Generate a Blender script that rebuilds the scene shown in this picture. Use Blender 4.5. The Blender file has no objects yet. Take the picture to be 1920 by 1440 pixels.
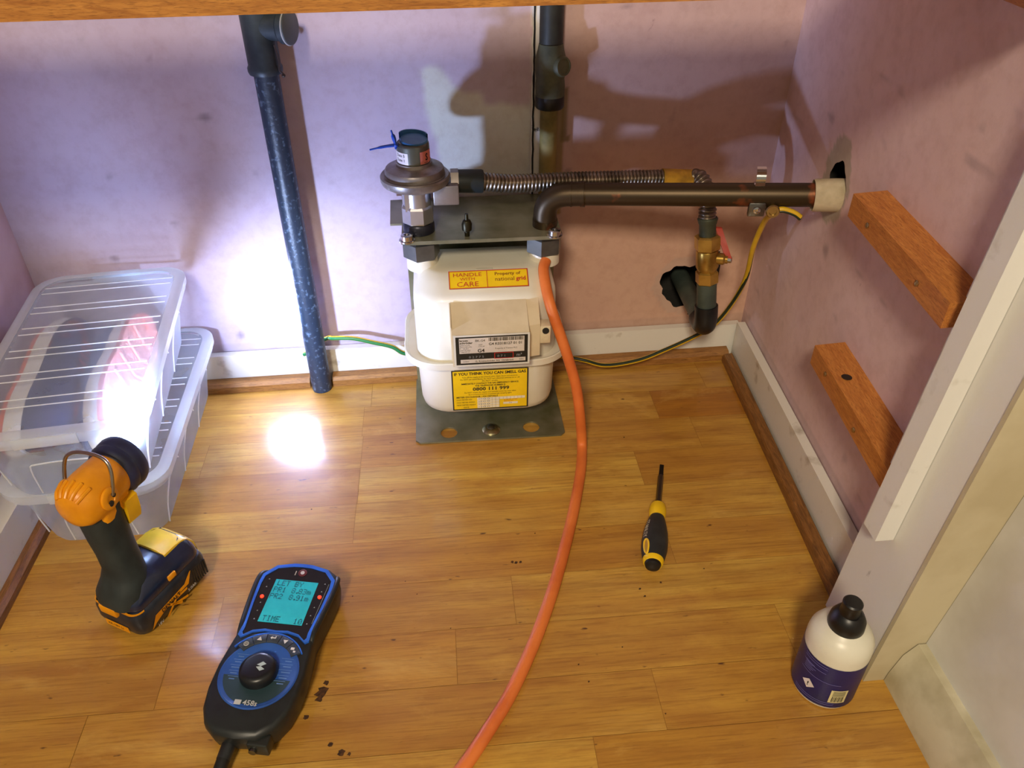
import bpy, bmesh, math, random
import numpy as np
from mathutils import Vector, Matrix, noise
random.seed(7)
PI = math.pi
C = bpy.context.scene.collection
V = Vector

# ---------------------------------------------------------------- camera maths (image taken as 1920x1440)
FPX = 1470.0; TH = math.radians(36.4); YAW = math.radians(5.3); CAMH = 0.69
def ray(px, py):
    a = (px-960)/FPX; b = (py-720)/FPX
    fw = math.cos(TH)-b*math.sin(TH); dz = -math.sin(TH)-b*math.cos(TH)
    s, c = math.sin(YAW), math.cos(YAW)
    return V((fw*s+a*c, fw*c-a*s, dz))
def onz(px, py, z=0.0):
    d = ray(px, py); return V((0, 0, CAMH)) + d*((z-CAMH)/d.z)
def ony(px, py, y):
    d = ray(px, py); return V((0, 0, CAMH)) + d*(y/d.y)
def onx(px, py, x):
    d = ray(px, py); return V((0, 0, CAMH)) + d*(x/d.x)

# ---------------------------------------------------------------- materials
def nt(name):
    m = bpy.data.materials.new(name); m.use_nodes = True
    t = m.node_tree; b = t.nodes['Principled BSDF']
    return m, t, b
def N(t, kind, **kw):
    n = t.nodes.new(kind)
    for k, v in kw.items():
        if k in n.inputs: n.inputs[k].default_value = v
        else: setattr(n, k, v)
    return n
def col(c): return (c[0], c[1], c[2], 1)
def srgb(r, g, b):
    f = lambda v: (v/255/12.92) if v/255 <= .04045 else ((v/255+.055)/1.055)**2.4
    return (f(r), f(g), f(b))
def mixc(t, fac, a, b, blend='MIX'):
    n = t.nodes.new('ShaderNodeMix'); n.data_type = 'RGBA'; n.blend_type = blend
    for s, v in ((0, fac), (6, a), (7, b)):
        if hasattr(v, 'links') or hasattr(v, 'is_linked'): t.links.new(v, n.inputs[s])
        else: n.inputs[s].default_value = v if s == 0 else col(v)
    return n.outputs[2]
def ramp(t, src, p0, p1):
    n = t.nodes.new('ShaderNodeMapRange'); n.inputs[1].default_value = p0; n.inputs[2].default_value = p1
    t.links.new(src, n.inputs[0]); return n.outputs[0]
def coords(t, scale=(1, 1, 1), kind='Object'):
    tc = t.nodes.new('ShaderNodeTexCoord'); mp = t.nodes.new('ShaderNodeMapping')
    mp.inputs['Scale'].default_value = scale
    t.links.new(tc.outputs[kind], mp.inputs[0]); return mp.outputs[0]
def noise_tex(t, vec, scale, detail=4, rough=.55, dist=0):
    n = N(t, 'ShaderNodeTexNoise', Scale=scale, Detail=detail, Roughness=rough, Distortion=dist)
    t.links.new(vec, n.inputs['Vector']); return n.outputs['Fac']
def bump(t, b, src, strength, dist=.001):
    n = N(t, 'ShaderNodeBump', Strength=strength, Distance=dist)
    t.links.new(src, n.inputs['Height']); t.links.new(n.outputs[0], b.inputs['Normal'])
MATS = {}
def M(name, c, rough=.5, metal=0, c2=None, sc=40, lo=.4, hi=.65, bmp=0, bsc=200, coat=0, emit=0, stretch=(1, 1, 1), alpha=None, spec=.5):
    if name in MATS: return MATS[name]
    m, t, b = nt(name)
    b.inputs['Base Color'].default_value = col(c); b.inputs['Roughness'].default_value = rough
    b.inputs['Metallic'].default_value = metal; b.inputs['Coat Weight'].default_value = coat
    b.inputs['Specular IOR Level'].default_value = spec
    vec = coords(t, stretch)
    n1 = noise_tex(t, vec, sc)
    if c2 is not None:
        t.links.new(mixc(t, ramp(t, n1, lo, hi), c, c2), b.inputs['Base Color'])
    else:
        k = tuple(x*.82 for x in c)
        t.links.new(mixc(t, ramp(t, n1, .3, .75), c, k), b.inputs['Base Color'])
    if bmp: bump(t, b, noise_tex(t, vec, bsc, 3), bmp)
    if emit:
        b.inputs['Emission Color'].default_value = col(c); b.inputs['Emission Strength'].default_value = emit
    MATS[name] = m
    return m

def wood_mat(name, c1, c2, stretch, rough=.45, coat=0.0, sc=1.0):
    m, t, b = nt(name)
    vec = coords(t, stretch)
    n1 = noise_tex(t, vec, 6*sc, 5, .6, 1.2); n2 = noise_tex(t, vec, 30*sc, 4, .6, .3)
    a = mixc(t, ramp(t, n1, .3, .7), c1, c2)
    bb = mixc(t, ramp(t, n2, .5, .75), a, tuple(x*.6 for x in c2))
    t.links.new(bb, b.inputs['Base Color'])
    b.inputs['Roughness'].default_value = rough; b.inputs['Coat Weight'].default_value = coat
    b.inputs['Coat Roughness'].default_value = .2
    bump(t, b, n2, .15, .0006)
    return m

def attr_wall(name, rough=.8):
    m, t, b = nt(name)
    a = N(t, 'ShaderNodeAttribute', attribute_name='paint')
    vec = coords(t)
    n1 = noise_tex(t, vec, 9, 5); n2 = noise_tex(t, vec, 60, 6, .65); n3 = noise_tex(t, vec, 24, 8, .75, .6)
    c = mixc(t, ramp(t, n1, .35, .7), a.outputs['Color'], (.93, .90, .93), 'MULTIPLY')
    c = mixc(t, ramp(t, n2, .45, .8), c, (.86, .82, .80), 'MULTIPLY')
    c = mixc(t, ramp(t, n3, .68, .76), c, (.55, .50, .48), 'MULTIPLY')
    t.links.new(c, b.inputs['Base Color']); b.inputs['Roughness'].default_value = rough
    bump(t, b, n2, .25, .002)
    return m

def floor_mat():
    m, t, b = nt('oak_strip_floor')
    a = N(t, 'ShaderNodeAttribute', attribute_name='stave')
    sep = N(t, 'ShaderNodeSeparateColor'); t.links.new(a.outputs['Color'], sep.inputs[0])
    tc = t.nodes.new('ShaderNodeTexCoord')
    off = N(t, 'ShaderNodeCombineXYZ'); 
    mul = N(t, 'ShaderNodeMath', operation='MULTIPLY'); mul.inputs[1].default_value = 37.0
    t.links.new(sep.outputs[1], mul.inputs[0]); t.links.new(mul.outputs[0], off.inputs[2]); t.links.new(mul.outputs[0], off.inputs[0])
    add = N(t, 'ShaderNodeVectorMath', operation='ADD')
    t.links.new(tc.outputs['Object'], add.inputs[0]); t.links.new(off.outputs[0], add.inputs[1])
    def mp(s):
        q = t.nodes.new('ShaderNodeMapping'); q.inputs['Scale'].default_value = s
        t.links.new(add.outputs[0], q.inputs[0]); return q.outputs[0]
    big = noise_tex(t, mp((3.0, 16, 1)), 1.6, 3, .5, .9)
    ring = N(t, 'ShaderNodeTexWave', Scale=.55, Distortion=9.0, Detail=2.0); ring.inputs['Detail Scale'].default_value = .7
    ring.bands_direction = 'Y'
    t.links.new(mp((1.6, 17, 1)), ring.inputs['Vector'])
    fine = noise_tex(t, mp((16, 420, 1)), 1.0, 5, .7)
    pore = noise_tex(t, mp((40, 900, 1)), 1.0, 2, .6)
    dark = noise_tex(t, mp((9, 60, 1)), 1.0, 5, .7, .4)
    base = mixc(t, sep.outputs[0], srgb(216, 182, 84), srgb(180, 122, 36))
    c = mixc(t, ramp(t, big, .3, .7), base, mixc(t, sep.outputs[2], srgb(206, 158, 62), srgb(148, 94, 34)))
    f1 = N(t, 'ShaderNodeMath', operation='MULTIPLY'); f1.inputs[1].default_value = .26
    t.links.new(ring.outputs['Fac'], f1.inputs[0])
    c = mixc(t, f1.outputs[0], c, srgb(138, 84, 34))
    c = mixc(t, ramp(t, fine, .47, .86), c, srgb(122, 74, 26))
    c = mixc(t, ramp(t, pore, .66, .85), c, srgb(84, 48, 20))
    c = mixc(t, ramp(t, dark, .56, .84), c, srgb(150, 96, 36))
    blot = noise_tex(t, mp((6, 14, 1)), 1.0, 6, .7, .5)
    c = mixc(t, ramp(t, blot, .50, .72), c, mixc(t, .5, c, srgb(148, 92, 34)))
    c = mixc(t, ramp(t, blot, .46, .28), c, mixc(t, .45, c, srgb(226, 186, 96)))
    speck = noise_tex(t, mp((60, 160, 1)), 1.0, 2, .5)
    c = mixc(t, ramp(t, speck, .72, .80), c, srgb(84, 50, 24))
    t.links.new(c, b.inputs['Base Color'])
    b.inputs['Roughness'].default_value = .42
    b.inputs['Coat Weight'].default_value = .45; b.inputs['Coat Roughness'].default_value = .12
    bump(t, b, fine, .12, .0005)
    return m

def plastic_clear(name, tint=(.80, .86, .90), base=.10, edge=.55, rough=.25):
    m, t, b = nt(name)
    out = t.nodes['Material Output']
    b.inputs['Base Color'].default_value = col(tint); b.inputs['Roughness'].default_value = rough
    tr = N(t, 'ShaderNodeBsdfTransparent'); tr.inputs[0].default_value = (.95, .97, .98, 1)
    tl = N(t, 'ShaderNodeBsdfTranslucent'); tl.inputs[0].default_value = col(tint)
    mx0 = N(t, 'ShaderNodeMixShader'); mx0.inputs[0].default_value = .35
    t.links.new(b.outputs[0], mx0.inputs[1]); t.links.new(tl.outputs[0], mx0.inputs[2])
    lw = N(t, 'ShaderNodeLayerWeight', Blend=.35)
    vec = coords(t); n = noise_tex(t, vec, 25, 3)
    r = t.nodes.new('ShaderNodeMapRange'); r.inputs[3].default_value = base; r.inputs[4].default_value = edge
    t.links.new(lw.outputs['Facing'], r.inputs[0])
    add = N(t, 'ShaderNodeMath', operation='MULTIPLY_ADD'); add.inputs[1].default_value = .12; 
    t.links.new(n, add.inputs[0]); t.links.new(r.outputs[0], add.inputs[2])
    mx = N(t, 'ShaderNodeMixShader')
    t.links.new(add.outputs[0], mx.inputs[0]); t.links.new(tr.outputs[0], mx.inputs[1]); t.links.new(mx0.outputs[0], mx.inputs[2])
    t.links.new(mx.outputs[0], out.inputs[0])
    return m

# ---------------------------------------------------------------- mesh builder
def rrect(hx, hy, r, n=6):
    pts = []
    r = min(r, hx-1e-5, hy-1e-5)
    for cx, cy, a0 in ((hx-r, hy-r, 0), (-hx+r, hy-r, 90), (-hx+r, -hy+r, 180), (hx-r, -hy+r, 270)):
        for k in range(n+1):
            a = math.radians(a0+90*k/n); pts.append((cx+r*math.cos(a), cy+r*math.sin(a)))
    return pts
def frame_from(d, up=V((0, 0, 1))):
    z = V(d).normalized()
    if abs(z.dot(up)) > .98: up = V((0, 1, 0))
    x = up.cross(z).normalized(); y = z.cross(x)
    return Matrix((x, y, z)).transposed()
class MB:
    def __init__(s): s.v = []; s.f = []
    def add(s, vs, fs, mat=None):
        o = len(s.v)
        s.v += [V(mat @ V(p)) if mat is not None else V(p) for p in vs]
        s.f += [tuple(i+o for i in f) for f in fs]; return s
    def merge(s, b, mat=None): return s.add(b.v, b.f, mat)
    def loft(s, rings, cap0=True, cap1=True, mat=None, closed=True):
        n = len(rings[0]); vs = [p for r in rings for p in r]; fs = []
        for i in range(len(rings)-1):
            for k in range(n if closed else n-1):
                k2 = (k+1) % n
                fs.append((i*n+k, i*n+k2, (i+1)*n+k2, (i+1)*n+k))
        if cap0: fs.append(tuple(range(n-1, -1, -1)))
        if cap1: fs.append(tuple(range((len(rings)-1)*n, len(rings)*n)))
        return s.add(vs, fs, mat)
    def prism(s, pts, z0, z1, bev=0, mat=None, bev0=True):
        c = V((sum(p[0] for p in pts)/len(pts), sum(p[1] for p in pts)/len(pts)))
        if not bev: return s.loft([[(x, y, z0) for x, y in pts], [(x, y, z1) for x, y in pts]], mat=mat)
        def ins(d):
            n = len(pts); out = []
            for i in range(n):
                p0, p1, p2 = V(pts[i-1]), V(pts[i]), V(pts[(i+1) % n])
                e1, e2 = (p1-p0), (p2-p1)
                n1 = V((-e1.y, e1.x)); n2 = V((-e2.y, e2.x))
                nn = (n1.normalized() if n1.length > 1e-9 else V((0, 0))) + (n2.normalized() if n2.length > 1e-9 else V((0, 0)))
                if nn.length < 1e-6: nn = c-p1
                nn.normalize()
                out.append(p1+nn*d)
            return out
        rings = []
        if bev0: rings += [[(p.x, p.y, z0) for p in ins(bev)], [(p.x, p.y, z0+bev*.3) for p in ins(bev*.3)], [(x, y, z0+bev) for x, y in pts]]
        else: rings += [[(x, y, z0) for x, y in pts]]
        rings += [[(x, y, z1-bev) for x, y in pts], [(p.x, p.y, z1-bev*.3) for p in ins(bev*.3)], [(p.x, p.y, z1) for p in ins(bev)]]
        return s.loft(rings, mat=mat)
    def box(s, c, d, bev=0, mat=None, rz=0):
        hx, hy, hz = d[0]/2, d[1]/2, d[2]/2
        pts = [(hx, hy), (-hx, hy), (-hx, -hy), (hx, -hy)]
        T = Matrix.Translation(V(c)) @ Matrix.Rotation(rz, 4, 'Z')
        if mat is not None: T = mat @ T
        if bev: return s.prism(rrect(hx, hy, bev, 2), -hz, hz, bev, T)
        return s.prism(pts, -hz, hz, 0, T)
    def quadbox(s, p, th):     # p: 4 corner points, extruded by vector th
        p = [V(q) for q in p]; th = V(th)
        return s.add(p+[q+th for q in p], [(3, 2, 1, 0), (4, 5, 6, 7), (0, 1, 5, 4), (1, 2, 6, 5), (2, 3, 7, 6), (3, 0, 4, 7)])
    def lathe(s, prof, seg=32, mat=None, cap0=True, cap1=True):
        rings = [[(r*math.cos(2*PI*k/seg), r*math.sin(2*PI*k/seg), z) for k in range(seg)] for r, z in prof]
        return s.loft(rings, cap0, cap1, mat)
    def cyl(s, p0, p1, r0, r1=None, seg=24, bev=0):
        p0, p1 = V(p0), V(p1); r1 = r0 if r1 is None else r1; L = (p1-p0).length
        T = Matrix.Translation(p0) @ frame_from(p1-p0).to_4x4()
        if bev: pr = [(r0-bev, 0), (r0, bev), (r1, L-bev), (r1-bev, L)]
        else: pr = [(r0, 0), (r1, L)]
        return s.lathe(pr, seg, T)
    def axis_lathe(s, p0, d, prof, seg=32, cap0=True, cap1=True, roll=0):
        T = Matrix.Translation(V(p0)) @ frame_from(d).to_4x4() @ Matrix.Rotation(roll, 4, 'Z')
        return s.lathe(prof, seg, T, cap0, cap1)
    def tube(s, pts, r, seg=14, caps=True, smooth=0):
        pts = [V(p) for p in pts]
        if smooth: pts = spline(pts, smooth)
        n = len(pts); rs = r if isinstance(r, (list, tuple)) else [r]*n
        if len(rs) != n: rs = [rs[min(len(rs)-1, int(i*len(rs)/n))] for i in range(n)]
        t0 = (pts[1]-pts[0]).normalized(); F = frame_from(t0); x = F.col[0]
        rings = []
        for i, p in enumerate(pts):
            t = (pts[min(i+1, n-1)]-pts[max(i-1, 0)]).normalized()
            x = (x-t*x.dot(t)).normalized(); y = t.cross(x)
            rings.append([p+(x*math.cos(2*PI*k/seg)+y*math.sin(2*PI*k/seg))*rs[i] for k in range(seg)])
        return s.loft(rings, caps, caps)
    def sphere(s, c, r, seg=20, sc=(1, 1, 1), mat=None):
        prof = [(max(1e-5, r*math.sin(PI*i/12)), -r*math.cos(PI*i/12)) for i in range(13)]
        T = Matrix.Translation(V(c)) @ Matrix.Diagonal((sc[0], sc[1], sc[2], 1))
        if mat is not None: T = mat @ T
        return s.lathe(prof, seg, T)
def spline(pts, n):
    pts = [V(p) for p in pts]; out = []
    P = [pts[0]*2-pts[1]]+pts+[pts[-1]*2-pts[-2]]
    for i in range(1, len(P)-2):
        a, b, c, d = P[i-1], P[i], P[i+1], P[i+2]
        for k in range(n):
            t = k/n
            out.append(.5*((2*b)+(c-a)*t+(2*a-5*b+4*c-d)*t*t+(3*b-a-3*c+d)*t**3))
    out.append(pts[-1]); return out
def arc(p0, corner, p1, n=8):
    p0, c, p1 = V(p0), V(corner), V(p1)
    return [p0*(1-t)**2+c*2*t*(1-t)+p1*t*t for t in [i/n for i in range(n+1)]]

ROOTM = {}
def obj(name, mb, m, parent=None, world=False, smooth=38, label=None):
    me = bpy.data.meshes.new(name)
    vs = mb.v
    if world and parent is not None:
        inv = ROOTM[parent.name].inverted(); vs = [inv @ p for p in vs]
    me.from_pydata([tuple(p) for p in vs], [], mb.f); me.update()
    bm = bmesh.new(); bm.from_mesh(me); bmesh.ops.recalc_face_normals(bm, faces=bm.faces[:]); bm.to_mesh(me); bm.free()
    if smooth:
        me.shade_smooth(); me.set_sharp_from_angle(angle=math.radians(smooth))
    for mm in (m if isinstance(m, (list, tuple)) else [m]): me.materials.append(mm)
    o = bpy.data.objects.new(name, me); C.objects.link(o)
    if parent is not None:
        o.parent = parent; ROOTM[o.name] = ROOTM[parent.name]
    else: ROOTM[o.name] = Matrix()
    if label: o['label'] = label
    return o
def tag(o, label, cat, group=None):
    o['label'] = label; o['category'] = cat
    if group: o['group'] = group
    return o
def thing(name, label, cat, loc=(0, 0, 0), rz=0, group=None):
    o = bpy.data.objects.new(name, None); C.objects.link(o); o.empty_display_size = .02
    o.location = loc; o.rotation_euler = (0, 0, rz)
    ROOTM[o.name] = Matrix.Translation(V(loc)) @ Matrix.Rotation(rz, 4, 'Z')
    return tag(o, label, cat, group)
def struct(name, mb, m, smooth=38):
    o = obj(name, mb, m, None, smooth=smooth); o['kind'] = 'structure'; return o

# ---- lettering: text laid in a plane given by a 4x4 matrix (x right, y up, z out)
def text_mb(items, mat, lift=.00025):
    mb = MB()
    for it in items:
        s, x, y, size = it[:4]; al = it[4] if len(it) > 4 else 'LEFT'; sx = it[5] if len(it) > 5 else 1; bold = it[6] if len(it) > 6 else 0
        cu = bpy.data.curves.new('t', 'FONT'); cu.body = s; cu.size = size; cu.align_x = al; cu.resolution_u = 2; cu.offset = bold*size
        o = bpy.data.objects.new('t', cu); C.objects.link(o)
        dg = bpy.context.evaluated_depsgraph_get()
        me = bpy.data.meshes.new_from_object(o.evaluated_get(dg))
        T = mat @ Matrix.Translation((x, y, lift)) @ Matrix.Diagonal((sx, 1, 1, 1))
        mb.add([v.co for v in me.vertices], [tuple(p.vertices) for p in me.polygons], T)
        bpy.data.objects.remove(o); bpy.data.curves.remove(cu); bpy.data.meshes.remove(me)
    return mb
def plane_mat(o, x, y):
    x = V(x).normalized(); z = x.cross(V(y)).normalized(); y = z.cross(x)
    m = Matrix((x, y, z)).transposed().to_4x4(); m.translation = V(o); return m
def rect_mb(x0, y0, x1, y1, mat, z=.0001):
    mb = MB(); mb.add([(x0, y0, z), (x1, y0, z), (x1, y1, z), (x0, y1, z)], [(0, 1, 2, 3)], mat); return mb
def rects(lst, mat, z=.0002):
    mb = MB()
    for r in lst: mb.merge(rect_mb(r[0], r[1], r[2], r[3], mat, z))
    return mb
def frame_rect(x0, y0, x1, y1, w, mat, z=.0002):
    return rects([(x0, y0, x1, y0+w), (x0, y1-w, x1, y1), (x0, y0+w, x0+w, y1-w), (x1-w, y0+w, x1, y1-w)], mat, z)

INK = M('printed_black', (.012, .012, .012), .6)
WHITEINK = M('printed_white', (.75, .75, .75), .6)
REDINK = M('printed_red', srgb(190, 40, 30), .6)
STEEL = M('zinc_steel', srgb(150, 150, 148), .32, 1, srgb(95, 95, 92), 30)
CHROME = M('bright_steel', srgb(205, 205, 205), .18, 1)
BLACKP = M('black_plastic', srgb(26, 28, 31), .42, 0, srgb(38, 41, 45), 60, bmp=.05)
YELLOW = M('tool_yellow', srgb(238, 160, 14), .4, 0, srgb(210, 132, 14), 18, .45, .7, bmp=.05)

# ================================================================= ROOM
def yb(x): return .984+.022*x               # back wall
def xr(y): return .4475-.048*(.995-y)       # right wall
def xl(y): return -.5495+.082*(.995-y)*.9   # left wall
ZT = 1.15

def inside(p, poly):
    x, y = p; c = False; n = len(poly)
    for i in range(n):
        x1, y1 = poly[i]; x2, y2 = poly[i-1]
        if (y1 > y) != (y2 > y) and x < (x2-x1)*(y-y1)/(y2-y1)+x1: c = not c
    return c
def painted_wall(name, fn, us, zs, paint, hole, snap):
    nu, nz = len(us), len(zs); vs = []; cols = []
    for z in zs:
        for u in us:
            u2, z2 = snap(u, z); vs.append(fn(u2, z2)); cols.append(paint(u, z))
    fs = []
    for j in range(nz-1):
        for i in range(nu-1):
            um, zm = (us[i]+us[i+1])/2, (zs[j]+zs[j+1])/2
            if hole(um, zm): continue
            fs.append((j*nu+i, j*nu+i+1, (j+1)*nu+i+1, (j+1)*nu+i))
    me = bpy.data.meshes.new(name); me.from_pydata(vs, [], fs); me.update()
    ca = me.color_attributes.new('paint', 'FLOAT_COLOR', 'POINT')
    ca.data.foreach_set('color', np.array([c+(1,) for c in map(tuple, cols)], dtype=np.float32).ravel())
    me.materials.append(attr_wall(name+'_paint'))
    o = bpy.data.objects.new(name, me); C.objects.link(o); o['kind'] = 'structure'; return o
def lerp(a, b, t): return tuple(a[i]*(1-t)+b[i]*t for i in range(3))
def sstep(a, b, x):
    t = max(0, min(1, (x-a)/(b-a))); return t*t*(3-2*t)
PINK = srgb(194, 180, 198); SALMON = srgb(206, 168, 146); PLASTER = srgb(226, 230, 224)
PATCH = [(ony(*p, .986).x, ony(*p, .986).z) for p in [(787, 128), (806, 120), (830, 128), (848, 160), (870, 175), (896, 172), (905, 196), (940, 192), (1000, 198), (1000, 420), (905, 430), (850, 345), (825, 320), (818, 262), (795, 195)]]
HOLE_B = (ony(1281, 535, .99).x, ony(1281, 535, .99).z)
def paint_back(x, z):
    n = noise.noise(V((x*14, z*14, 3.1))); n2 = noise.noise(V((x*60, z*60, 9.0))); n3 = noise.noise(V((x*5, z*5, 1.7)))
    c = lerp(PINK, SALMON, sstep(.06, .2, x+.03*n3)*(.65+.5*n3*0+.35*(1-sstep(.2, .42, z))))  # old salmon paint on the right, with some warm light painted in lower down
    c = lerp(c, srgb(180, 150, 140), .35*max(0, n3))
    px, pz = x+.008*n+.003*n2, z+.008*noise.noise(V((x*14, z*14, 40)))+.003*n2
    px, pz = x+.006*n+.0012*n2, z+.006*noise.noise(V((x*14, z*14, 40)))+.0012*noise.noise(V((x*60, z*60, 20)))
    cov = sum(inside((px+dx, pz+dz), PATCH) for dx in (-.003, -.001, .001, .003) for dz in (-.003, -.001, .001, .003))/16
    if cov: c = lerp(c, lerp(PLASTER, srgb(204, 204, 190), .5+.5*n), cov)
    if abs(x-.119) < .0035+.002*n2 and z > .25: c = lerp(c, srgb(215, 212, 205), .8)
    if .118 < x < .16 and .24 < z < .385: c = lerp(c, srgb(150, 130, 70), .75)
    if .155 <= x < .164+.004*n and .34 < z < .41: c = lerp(c, srgb(120, 105, 60), .7)
    d = math.hypot(x-HOLE_B[0], z-HOLE_B[1])
    if d < .046+.006*n2: c = lerp(c, srgb(190, 165, 150), .6)
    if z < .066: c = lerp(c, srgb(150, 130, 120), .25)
    k = noise.noise(V((x*45, z*45, 77)))
    if k > .62: c = lerp(c, srgb(90, 80, 78), (k-.62)*2.2)
    return c
def mk_hole(cu, cz, R):
    def hole(u, z): return math.hypot(u-cu, z-cz) < R(math.atan2(z-cz, u-cu))
    def snap(u, z):
        d = math.hypot(u-cu, z-cz)
        if d > .07 or d < .004: return u, z
        r = R(math.atan2(z-cz, u-cu))
        if abs(d-r) < .0042: return cu+(u-cu)*r/d, cz+(z-cz)*r/d
        return u, z
    return hole, snap
hole_back, snap_back = mk_hole(HOLE_B[0], HOLE_B[1], lambda a: .034+.003*math.sin(3*a)+.0015*math.sin(7*a+1)+.001*math.sin(13*a))
step = .004
us = [-.60+step*i for i in range(int(1.12/step))]; zs = [0+step*i for i in range(int(.7/step)+1)]+[.8, 1.0, ZT]
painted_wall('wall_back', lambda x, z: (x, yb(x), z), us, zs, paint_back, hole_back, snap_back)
COP_END = onx(1566, 366, .436)
def paint_right(y, z):
    n = noise.noise(V((y*10, z*10, 5.1))); n2 = noise.noise(V((y*55, z*55, 2.0)))
    c = lerp(srgb(224, 200, 202), srgb(212, 182, 180), .5+.5*n)
    k = noise.noise(V((y*30, z*60, 15)))
    if k > .5: c = lerp(c, srgb(130, 112, 115), min(.5, (k-.5)*1.6))
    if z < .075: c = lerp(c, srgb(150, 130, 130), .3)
    d = math.hypot(y-COP_END.y-.012, (z-COP_END.z-.012)*.7)
    if d < .034+.008*n2: c = lerp(c, srgb(168, 160, 140), .8)
    return c
hole_right, snap_right = mk_hole(COP_END.y+.004, COP_END.z+.008, lambda a: .021+.007*max(0, math.cos(a-1.15))**2+.0015*math.sin(5*a)+.001*math.sin(9*a))
ys = [.50+.004*i for i in range(int(.52/.004))]
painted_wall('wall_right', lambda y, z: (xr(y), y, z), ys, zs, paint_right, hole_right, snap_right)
CAV = M('dark_cavity', (.02, .018, .015), .9)
cv = MB()
def cavity(c, d, u, v, r, dep):      # open-fronted dark box behind a hole: c centre at the face, d inward
    c, d, u, v = V(c), V(d), V(u), V(v)
    for e in (u, -u, v, -v):
        o_ = (v if abs(e.dot(u)) > .5 else u)
        cv.quadbox([c+e*r+o_*r, c+e*r-o_*r, c+e*r-o_*r+d*dep, c+e*r+o_*r+d*dep], e*.004)
    cv.quadbox([c+d*dep+u*r+v*r, c+d*dep-u*r+v*r, c+d*dep-u*r-v*r, c+d*dep+u*r-v*r], d*.004)
cavity((HOLE_B[0], yb(HOLE_B[0])+.0003, HOLE_B[1]), (0, 1, 0), (1, 0, 0), (0, 0, 1), .048, .07)
cavity((xr(COP_END.y)+.003, COP_END.y, COP_END.z+.01), (1, 0, 0), (0, 1, 0), (0, 0, 1), .058, .06)
struct('wall_hole_dark_box', cv, CAV)  # boxes added behind the holes; near-black colour stands for the shade inside

WALLP = M('pink_wall_paint', srgb(212, 184, 188), .8, 0, srgb(200, 168, 172), 12, bmp=.2, bsc=60)
w = MB(); w.quadbox([(xl(.40), .40, 0), (xl(1.02), 1.02, 0), (xl(1.02), 1.02, ZT), (xl(.40), .40, ZT)], (-.05, 0, 0)); struct('wall_left', w, WALLP)
w = MB(); w.box((-.02, .80, ZT+.02), (1.2, .50, .04)); struct('ceiling', w, M('ceiling_paint', srgb(190, 180, 170), .9))

# floor: oak strips, each stave with its own tone
FM = floor_mat(); GAP = M('floor_joint', srgb(140, 92, 42), .8)
fv, ff, fc, fmi = [], [], [], []
rows = [(.509+.0645*k, .509+.0645*(k+1)) for k in range(-16, 8)]
joints = {6: [-.119, .371], 5: [-.128, .2848], 4: [-.33, -.126, .327], 3: [-.126, .2335], 2: [-.1268, .49], 1: [-.31, .24], 0: [-.26, .052], -1: [-.30, -.012, .33], -2: [-.36, .18], -3: [-.21, .11], -4: [-.05, .2]}
tones = {(6, 1): (.55, .3), (5, 2): (1.0, 1.0), (5, 1): (.65, .5), (4, 2): (.7, .4), (4, 3): (.55, .3), (3, 1): (.12, .1), (3, 2): (.75, .5), (2, 1): (.35, .2), (0, 2): (.35, .25), (0, 1): (.5, .5), (-1, 2): (.55, .45), (-1, 0): (.55, .9)}
for ri, (y0, y1) in enumerate(rows):
    k = ri-16
    js = [-.9]+(joints[k] if k in joints else sorted(random.uniform(-.7, .6) for _ in range(3)))+[.7]
    for q in range(len(js)-1):
        g = .00018
        a, b_ = js[q]+g, js[q+1]-g
        sh = .0215*0
        o = len(fv); fv += [(a, y0+g, 0), (b_, y0+g, 0), (b_, y1-g, 0), (a, y1-g, 0)]; ff.append((o, o+1, o+2, o+3)); fmi.append(0)
        tt = tones.get((k, q), (random.uniform(.15, .8), random.uniform(.1, .7)))
        fc += [(tt[0], random.random(), tt[1], 1)]*4
o = len(fv); fv += [(-.9, -.55, -.0008), (.7, -.55, -.0008), (.7, 1.05, -.0008), (-.9, 1.05, -.0008)]; ff.append((o, o+1, o+2, o+3)); fmi.append(1); fc += [(0, 0, 0, 1)]*4
me = bpy.data.meshes.new('floor'); me.from_pydata(fv, [], ff); me.update()
ca = me.color_attributes.new('stave', 'FLOAT_COLOR', 'POINT'); ca.data.foreach_set('color', np.array(fc, dtype=np.float32).ravel())
me.materials.append(FM); me.materials.append(GAP); me.polygons.foreach_set('material_index', fmi)
fo = bpy.data.objects.new('floor', me); C.objects.link(fo); fo['kind'] = 'structure'

# skirting boards and floor beading
SKIRT = M('white_gloss_worn', srgb(222, 220, 212), .4, 0, srgb(150, 140, 122), 26, .60, .78, bmp=.12, bsc=120)
BEAD = wood_mat('oak_beading', srgb(176, 124, 62), srgb(120, 78, 34), (4, 50, 50), .45)
BEADY = wood_mat('oak_beading_side', srgb(150, 100, 46), srgb(98, 62, 26), (50, 4, 50), .5)
def ybs(x): return yb(x)-.013
w = MB(); w.quadbox([(-.53, ybs(-.53), 0), (.44, ybs(.44), 0), (.44, ybs(.44), .054), (-.53, ybs(-.53), .054)], (0, .011, 0)); struct('baseboard_back', w, SKIRT)
def bead_back(name, x0, x1):
    w = MB(); prof = [(0, 0), (.0, .006), (-.0, .010), (.004, .0145), (.0165, .0155), (.0165, 0)]
    w.loft([[(x, ybs(x)-.017+p[0], p[1]) for p in prof] for x in (x0, x1)]); return struct(name, w, BEAD)
bead_back('trim_1', -.50, -.2095); bead_back('trim_2', -.1765, .425)
def xrs(y): return xr(y)-.0135
w = MB(); w.quadbox([(xrs(.50), .50, 0), (xrs(.975), .975, 0), (xrs(.975), .975, .061), (xrs(.50), .50, .061)], (.012, 0, 0)); struct('baseboard_right', w, SKIRT)
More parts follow.
